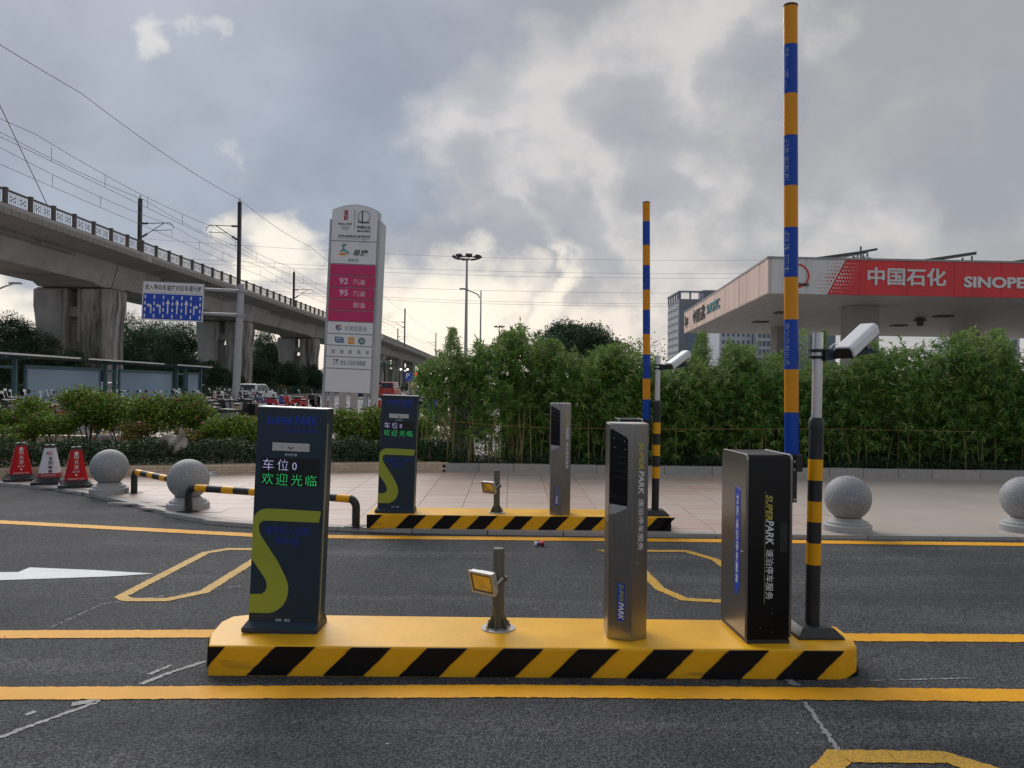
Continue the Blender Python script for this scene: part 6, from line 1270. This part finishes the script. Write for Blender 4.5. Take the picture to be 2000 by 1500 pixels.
ROW = [
 ('b', 'orange rimmed', 118, 856, 12, 'bicycle with orange wheel rims behind the white cone'), ('b', 'yellow rimmed', 158, 853, 172, 'bicycle with yellow wheel rims above the right red cone'),
 ('s', 'grey', 12, 866, 20, 'grey scooter at the left edge, nearest the flower bed'), ('s', 'black', 42, 862, 150, 'black scooter beside the leftmost grey scooter'), ('s', 'white', 20, 846, 80, 'white scooter in the second row at the left edge'), ('s', 'maroon', 66, 858, 60, 'dark red scooter left of the orange rimmed bicycle'),
 ('s', 'navy', 205, 846, 100, 'navy scooter before the first bus shelter panel'), ('b', 'yellow', 188, 838, 60, 'yellow bicycle glimpsed through the shrubs'), ('s', 'black', 238, 838, 75, 'black scooter between the two big shelter panels'), ('s', 'blue', 262, 836, 110, 'blue scooter before the second shelter panel'), ('s', 'pink', 284, 834, 95, 'pink scooter before the second shelter panel'), ('s', 'white', 306, 836, 70, 'white scooter before the second shelter panel'), ('s', 'grey', 328, 838, 100, 'grey scooter at the right end of the second shelter panel'),
 ('s', 'mint', 352, 832, 85, 'pale green scooter before the narrow shelter panel'), ('s', 'red', 372, 842, 120, 'red scooter behind the torn plastic bag'), ('s', 'navy', 392, 834, 80, 'navy scooter right of the narrow shelter panel'), ('s', 'mint', 398, 820, 170, 'pale green scooter side on, behind the tall shrub'), ('s', 'white', 416, 840, 60, 'white scooter with mirrors up beside the low shrub'),
 ('b', 'orange rimmed', 432, 846, 75, 'bicycle with orange rims between the low shrubs'), ('s', 'maroon', 428, 824, 10, 'dark red scooter side on in the middle row'), ('s', 'blue', 448, 816, 95, 'blue scooter under the lane sign post'), ('s', 'black', 446, 834, 150, 'black scooter in front of the lane sign post'), ('b', 'yellow', 462, 846, 110, 'yellow bicycle close to the near kiosk'), ('s', 'grey', 470, 830, 20, 'grey scooter touching the near kiosk outline'),
 ('s', 'pink', 468, 816, 160, 'pink scooter behind the grey one by the near kiosk'), ('s', 'navy', 490, 822, 30, 'navy scooter lowest beside the near kiosk'), ('s', 'black', 486, 808, 0, 'black scooter below the white car'), ('s', 'maroon', 462, 806, 170, 'dark red scooter left of the white car'), ('s', 'white', 438, 806, 100, 'white scooter left of the lane sign post'), ('s', 'red', 415, 810, 90, 'red scooter in the back row left of the lane sign post'),
 ('s', 'blue', 533, 806, 20, 'blue scooter right of the white car, above the near kiosk'), ('s', 'red', 546, 808, 10, 'red scooter just above the near kiosk, left of centre'), ('s', 'red', 566, 806, 175, 'bright red scooter standing alone above the near kiosk'), ('s', 'red', 594, 815, 100, 'pinkish red scooter peeping over the near kiosk'), ('s', 'black', 616, 812, 90, 'black scooter peeping over the near kiosk'), ('s', 'red', 643, 818, 90, 'red scooter at the left leg of the tall sign'), ('b', 'blue', 90, 846, 40, 'blue bicycle behind the shrubs left of the orange rimmed bicycle')]
nm_ = {'s': 'scooter', 'b': 'bicycle'}
EX = [('s', 'black', 84, 850, 30, 'black scooter'), ('s', 'grey', 108, 842, 110, 'grey scooter'), ('s', 'navy', 132, 846, 80, 'navy scooter'), ('s', 'maroon', 60, 842, 100, 'dark red scooter'), ('s', 'white', 96, 834, 70, 'white scooter'), ('s', 'black', 30, 834, 120, 'black scooter'), ('b', 'orange rimmed', 70, 866, 160, 'orange rimmed bicycle'), ('s', 'black', 172, 836, 100, 'black scooter'), ('s', 'grey', 222, 830, 60, 'grey scooter')]
PL = ['left of the orange rimmed bicycle, front row', 'behind the white cone, second row', 'right behind the white cone', 'above the leftmost red cone', 'in the back row above the white cone', 'in the back row above the leftmost red cone', 'lying closest behind the leftmost red cone', 'above the right red cone', 'in the back row above the first granite ball']
for e, pl in zip(EX, PL): ROW.append(e[:5]+(e[5]+' '+pl,))
EX2 = [(340, 822, 'black', 70), (360, 818, 'maroon', 100), (384, 812, 'grey', 80), (404, 832, 'black', 40), (422, 850, 'grey', 150), (440, 842, 'navy', 80), (452, 826, 'pink', 20), (474, 840, 'black', 70), (480, 800, 'white', 95), (498, 812, 'blue', 80), (506, 830, 'maroon', 120), (428, 800, 'navy', 90), (452, 798, 'mint', 60)]
PL2 = ['behind the tallest shrub, left of the bag', 'in the middle row above the plastic bag', 'in the back row below the narrow shelter panel', 'in the middle row left of the lane sign post', 'among the low shrubs, leaning', 'just left of the yellow bicycle', 'side on under the lane sign post', 'near the kiosk, front row', 'just before the white car', 'under the tail of the white car', 'tucked against the left edge of the near kiosk', 'in the back row, left of the lane sign post', 'in the back row, right at the lane sign post']
for (px, y, c, rz), pl in zip(EX2, PL2): ROW.append(('s', c, px, y, rz, c.replace('maroon', 'dark red').replace('mint', 'pale green')+' scooter '+pl))
for r_ in ROW: put(r_[0], r_[1], r_[2], r_[3]-(6 if r_[3] < 830 else 0), r_[4], r_[5], gs if r_[0] == 's' else gb_)
cl = [('maroon', 800, 806, 30), ('black', 808, 798, 80), ('red', 796, 790, 100), ('maroon', 818, 804, 170), ('black', 826, 800, 60), ('white', 822, 788, 95), ('navy', 834, 808, 20), ('black', 812, 812, 150), ('maroon', 832, 794, 110), ('grey', 842, 800, 40)]
wh = ['in front, dark red, first from the left', 'black, behind the first dark red one', 'bright red, at the left end', 'dark red, side on in the middle', 'black, right of the middle', 'white, tallest at the back', 'navy, low at the right', 'black, lowest in front', 'dark red, at the back right', 'grey, rightmost']
for (c, px, y, rz), w_ in zip(cl, wh): put('s', c, px, y, rz, 'scooter of the cluster beside the parking sign: '+w_, 'scooters clustered beside the parking sign')
tag(MB().tube([(-.25, 0, 0), (.05, 0, .06), (.22, 0, .0)], [.02, .13, .02], 10).build('helmet_visor', 'scoot_pink', None, loc=AT(176, 776, 24)), 'pinkish rain hood over a scooter by the first shelter panel', 'cover')

def make_car(L_, Wd, H, colm, label, loc, rz, van=False, cat='car'):
    t = empty('parked_car' if not van else 'parked_van', loc, rz, label, cat); l2 = L_/2; w = Wd/2
    zs = .95*H*.62 if not van else .60*H
    body = [(-l2, .42), (-l2+.02, .30), (-l2+.3, .24), (l2-.3, .24), (l2, .34), (l2-.02, .68), (l2-.25, zs*.92), (l2*.42, zs), (-l2+.02, zs), (-l2, zs-.2)]
    b = MB(); b.prism(body, XZ, -w, w); b.build('body', colm, t, bevel=.09, seg=3)
    a0, a1, r0, r1 = (-l2+.06, l2*.42, -l2+.42, l2*.10) if not van else (-l2+.05, l2*.62, -l2+.15, l2*.38)
    wt = w*.80 if not van else w*.88
    v = [(a0, -w*.96, zs-.02), (a1, -w*.96, zs-.02), (a1, w*.96, zs-.02), (a0, w*.96, zs-.02), (r0, -wt, H), (r1, -wt, H), (r1, wt, H), (r0, wt, H)]
    MB().add(v, [(0, 1, 2, 3), (4, 5, 6, 7), (0, 1, 5, 4), (1, 2, 6, 5), (2, 3, 7, 6), (3, 0, 4, 7)]).build('cabin', colm, t, bevel=.07, seg=3)
    def lerp3(i, j, k, l, u, q, o):
        P_ = [Vector(v[x]) for x in (i, j, k, l)]; p = P_[0].lerp(P_[1], u).lerp(P_[3].lerp(P_[2], u), q); n = (P_[1]-P_[0]).cross(P_[3]-P_[0]).normalized(); c = Vector(((a0+a1)/2, 0, (zs+H)/2)); n = n if (p-c).dot(n) > 0 else -n; return p+n*o
    def win(i, j, k, l, u0, u1, q0, q1, nm='window'):
        b = MB(); b.add([lerp3(i, j, k, l, u, q, o) for o in (-.02, .012) for u, q in ((u0, q0), (u1, q0), (u1, q1), (u0, q1))], [(0, 1, 2, 3), (4, 5, 6, 7), (0, 1, 5, 4), (1, 2, 6, 5), (2, 3, 7, 6), (3, 0, 4, 7)]); b.build(nm, 'car_glass', t)
    win(3, 0, 4, 7, .07, .93, .15, .86, 'rear_window'); win(1, 2, 6, 5, .07, .93, .12, .9, 'windscreen')
    for s_ in ((0, 1, 5, 4), (3, 2, 6, 7)): win(*s_, .10, .34, .12, .82); win(*s_, .37, .62, .12, .84); win(*s_, .65, .92, .12, .84)
    for x in (-l2*.62, l2*.62):
        for y in (-w+.09, w-.09):
            wh_ = MB().lathe([(.20, -.10), (.31, -.11), (.335, -.06), (.335, .06), (.31, .11), (.20, .10)], 20).xform(Matrix.Translation((x, y, .335)) @ Matrix.Rotation(PI/2, 4, 'X')).build('wheel', 'tyre', t, smooth=50)
            MB().lathe([(.03, -.115), (.20, -.105), (.20, .105), (.03, .115)], 14).xform(Matrix.Translation((x, y, .335)) @ Matrix.Rotation(PI/2, 4, 'X')).build('rim', 'rim', wh_)
    for y in (-1, 1):
        MB().box(-l2-.012, -l2+.16, min(y*(w-.30), y*(w+.012)), max(y*(w-.30), y*(w+.012)), zs-.30, zs-.02).build('tail_light', 'tail_red', t, bevel=.02); MB().box(l2*.36, l2*.36+.12, min(y*w, y*(w+.18)), max(y*w, y*(w+.18)), zs-.02, zs+.14).build('mirror', colm, t, bevel=.03)
        MB().box(l2-.22, l2+.01, min(y*(w-.4), y*(w-.06)), max(y*(w-.4), y*(w-.06)), .62, .78).build('headlight', 'white_plastic', t, bevel=.02)
    MB().box(-l2-.02, -l2+.02, -.24, .24, .55, .68).build('number_plate', 'sign_blue', t); MB().box(-l2-.015, -l2+.1, -w*.9, w*.9, .26, .42).build('bumper', 'black_plastic', t, bevel=.03)
    return t
make_car(4.4, 1.84, 1.55, 'car_white', 'white hatchback car seen from behind, among the scooters', (-22.4, 67.5, .05), PI/2-rad(6))
p = G(763, 783, .05); make_car(3.9, 1.6, 1.95, 'car_red', 'small red delivery van on the avenue', (p.x*88/p.y, 88, .05), PI/2+rad(-4), True, 'van')
p = G(706, 785, .05); make_car(4.5, 1.8, 1.7, 'car_dark', 'dark car on the avenue behind the tall sign', (p.x*88/p.y, 88, .05), PI/2); make_car(4.3, 1.8, 1.6, 'car_red', 'red car half hidden left of the red van', (-15.9, 98, .05), PI/2)
make_car(4.5, 1.8, 1.55, 'car_white', 'white roofed car between the two big shelter panels', (-30.6, 58, .05), PI/2)
make_car(4.5, 1.8, 1.45, 'car_dark', 'dark car behind the right end of the bus shelter', (AT(425, 780, 96).x, 96, .05), PI/2-.4)
for px, y0, y1, s_ in ((560, 777, 776, 0), (600, 797, 795, 0)): pass
for x in (-14.5, -19, -24): strip([(x, 48), (x-.4, 130), (x-1, 300)], .16, .050, 'white_line', 'lane_line', 0, 4)
kb = MB(); kb.box(-31.6, -31.2, 46, 330, 0, .22); tag(kb.build('avenue_kerb', 'edge_concrete'), kind='structure')
# parking sign, signal, board
p = AT(798, 760, 56); t = empty('parking_sign', (p.x, 56, 0), 0, 'blue square parking sign with white P on a thin pole', 'road sign'); zc_ = AT(798, 735, 56).z
MB().tube([(0, 0, 0), (0, 0, zc_+.3)], .035, 8).build('pole', 'galv', t); MB().box(-.30, .30, -.06, -.03, zc_-.31, zc_+.31).build('plate', 'sign_blue', t); text(t, 'P', 'white_print', .28, .38, front(-.05, -.06, zc_+.04), bold=.02); text(t, '→', 'white_print', .2, .08, front(.12, -.06, zc_-.22), bold=.02)
p = AT(806, 760, 52); t = empty('parking_board', (p.x, 52, 0), 0, 'beige board with white P beside the scooters', 'sign'); z0, z1 = AT(805, 768, 52).z, AT(805, 745, 52).z
MB().box(-.24, .24, -.03, .03, z0, z1).build('board', 'culm', t); MB().box(-.03, .03, 0, .04, 0, z0).build('post', 'galv', t); text(t, 'P', 'white_print', .22, .26, front(0, -.03, z1-.18), bold=.03)
p = AT(813.5, 760, 64); t = empty('traffic_light', (p.x, 64, 0), 0, 'traffic light showing red near the parking sign', 'traffic light'); z = AT(813, 734, 64).z
MB().tube([(0, .1, 0), (0, .1, z+.4)], .05, 8).build('pole', 'galv', t); MB().box(-.18, .18, -.1, .1, z-.42, z+.32).build('housing', 'black_plastic', t); mat('signal_red', (.9, .03, .02), .4, emit=2.5)
MB().lathe([(.16, 0), (.13, .05), (.01, .07)], 14).xform(Matrix.Translation((0, -.1, z+.13)) @ Matrix.Rotation(PI/2, 4, 'X')).build('red_lamp', 'signal_red', t, smooth=50)
mat('lamp_glow', (1, .93, .75), .4, emit=4.0)
for i, (px, py, lb) in enumerate(((783, 721, 'first small bright lamp under the far viaduct, leftmost'), (796, 721, 'second small bright lamp under the far viaduct'), (813, 722, 'third small bright lamp under the far viaduct'))):
    tag(MB().lathe([(.01, -.3), (.25, -.2), (.3, 0), (.2, .1), (.01, .15)], 10).build('tunnel_lamp', 'lamp_glow', None, loc=AT(px, py, 215)), lb, 'lamp', 'lamps under the far viaduct')
for x in (737.5, 741.5):
    p = G(x, 812, .03); tag(MB().lathe([(.06, 0), (.06, .75), (.04, .80), (.01, .82)], 12).build('marker_post', 'cone_red', None, smooth=40, loc=(p.x, p.y, .03)), 'slim red marker post beside the right leg of the tall sign, %s' % ('left' if x < 740 else 'right'), 'post', 'slim red marker posts')
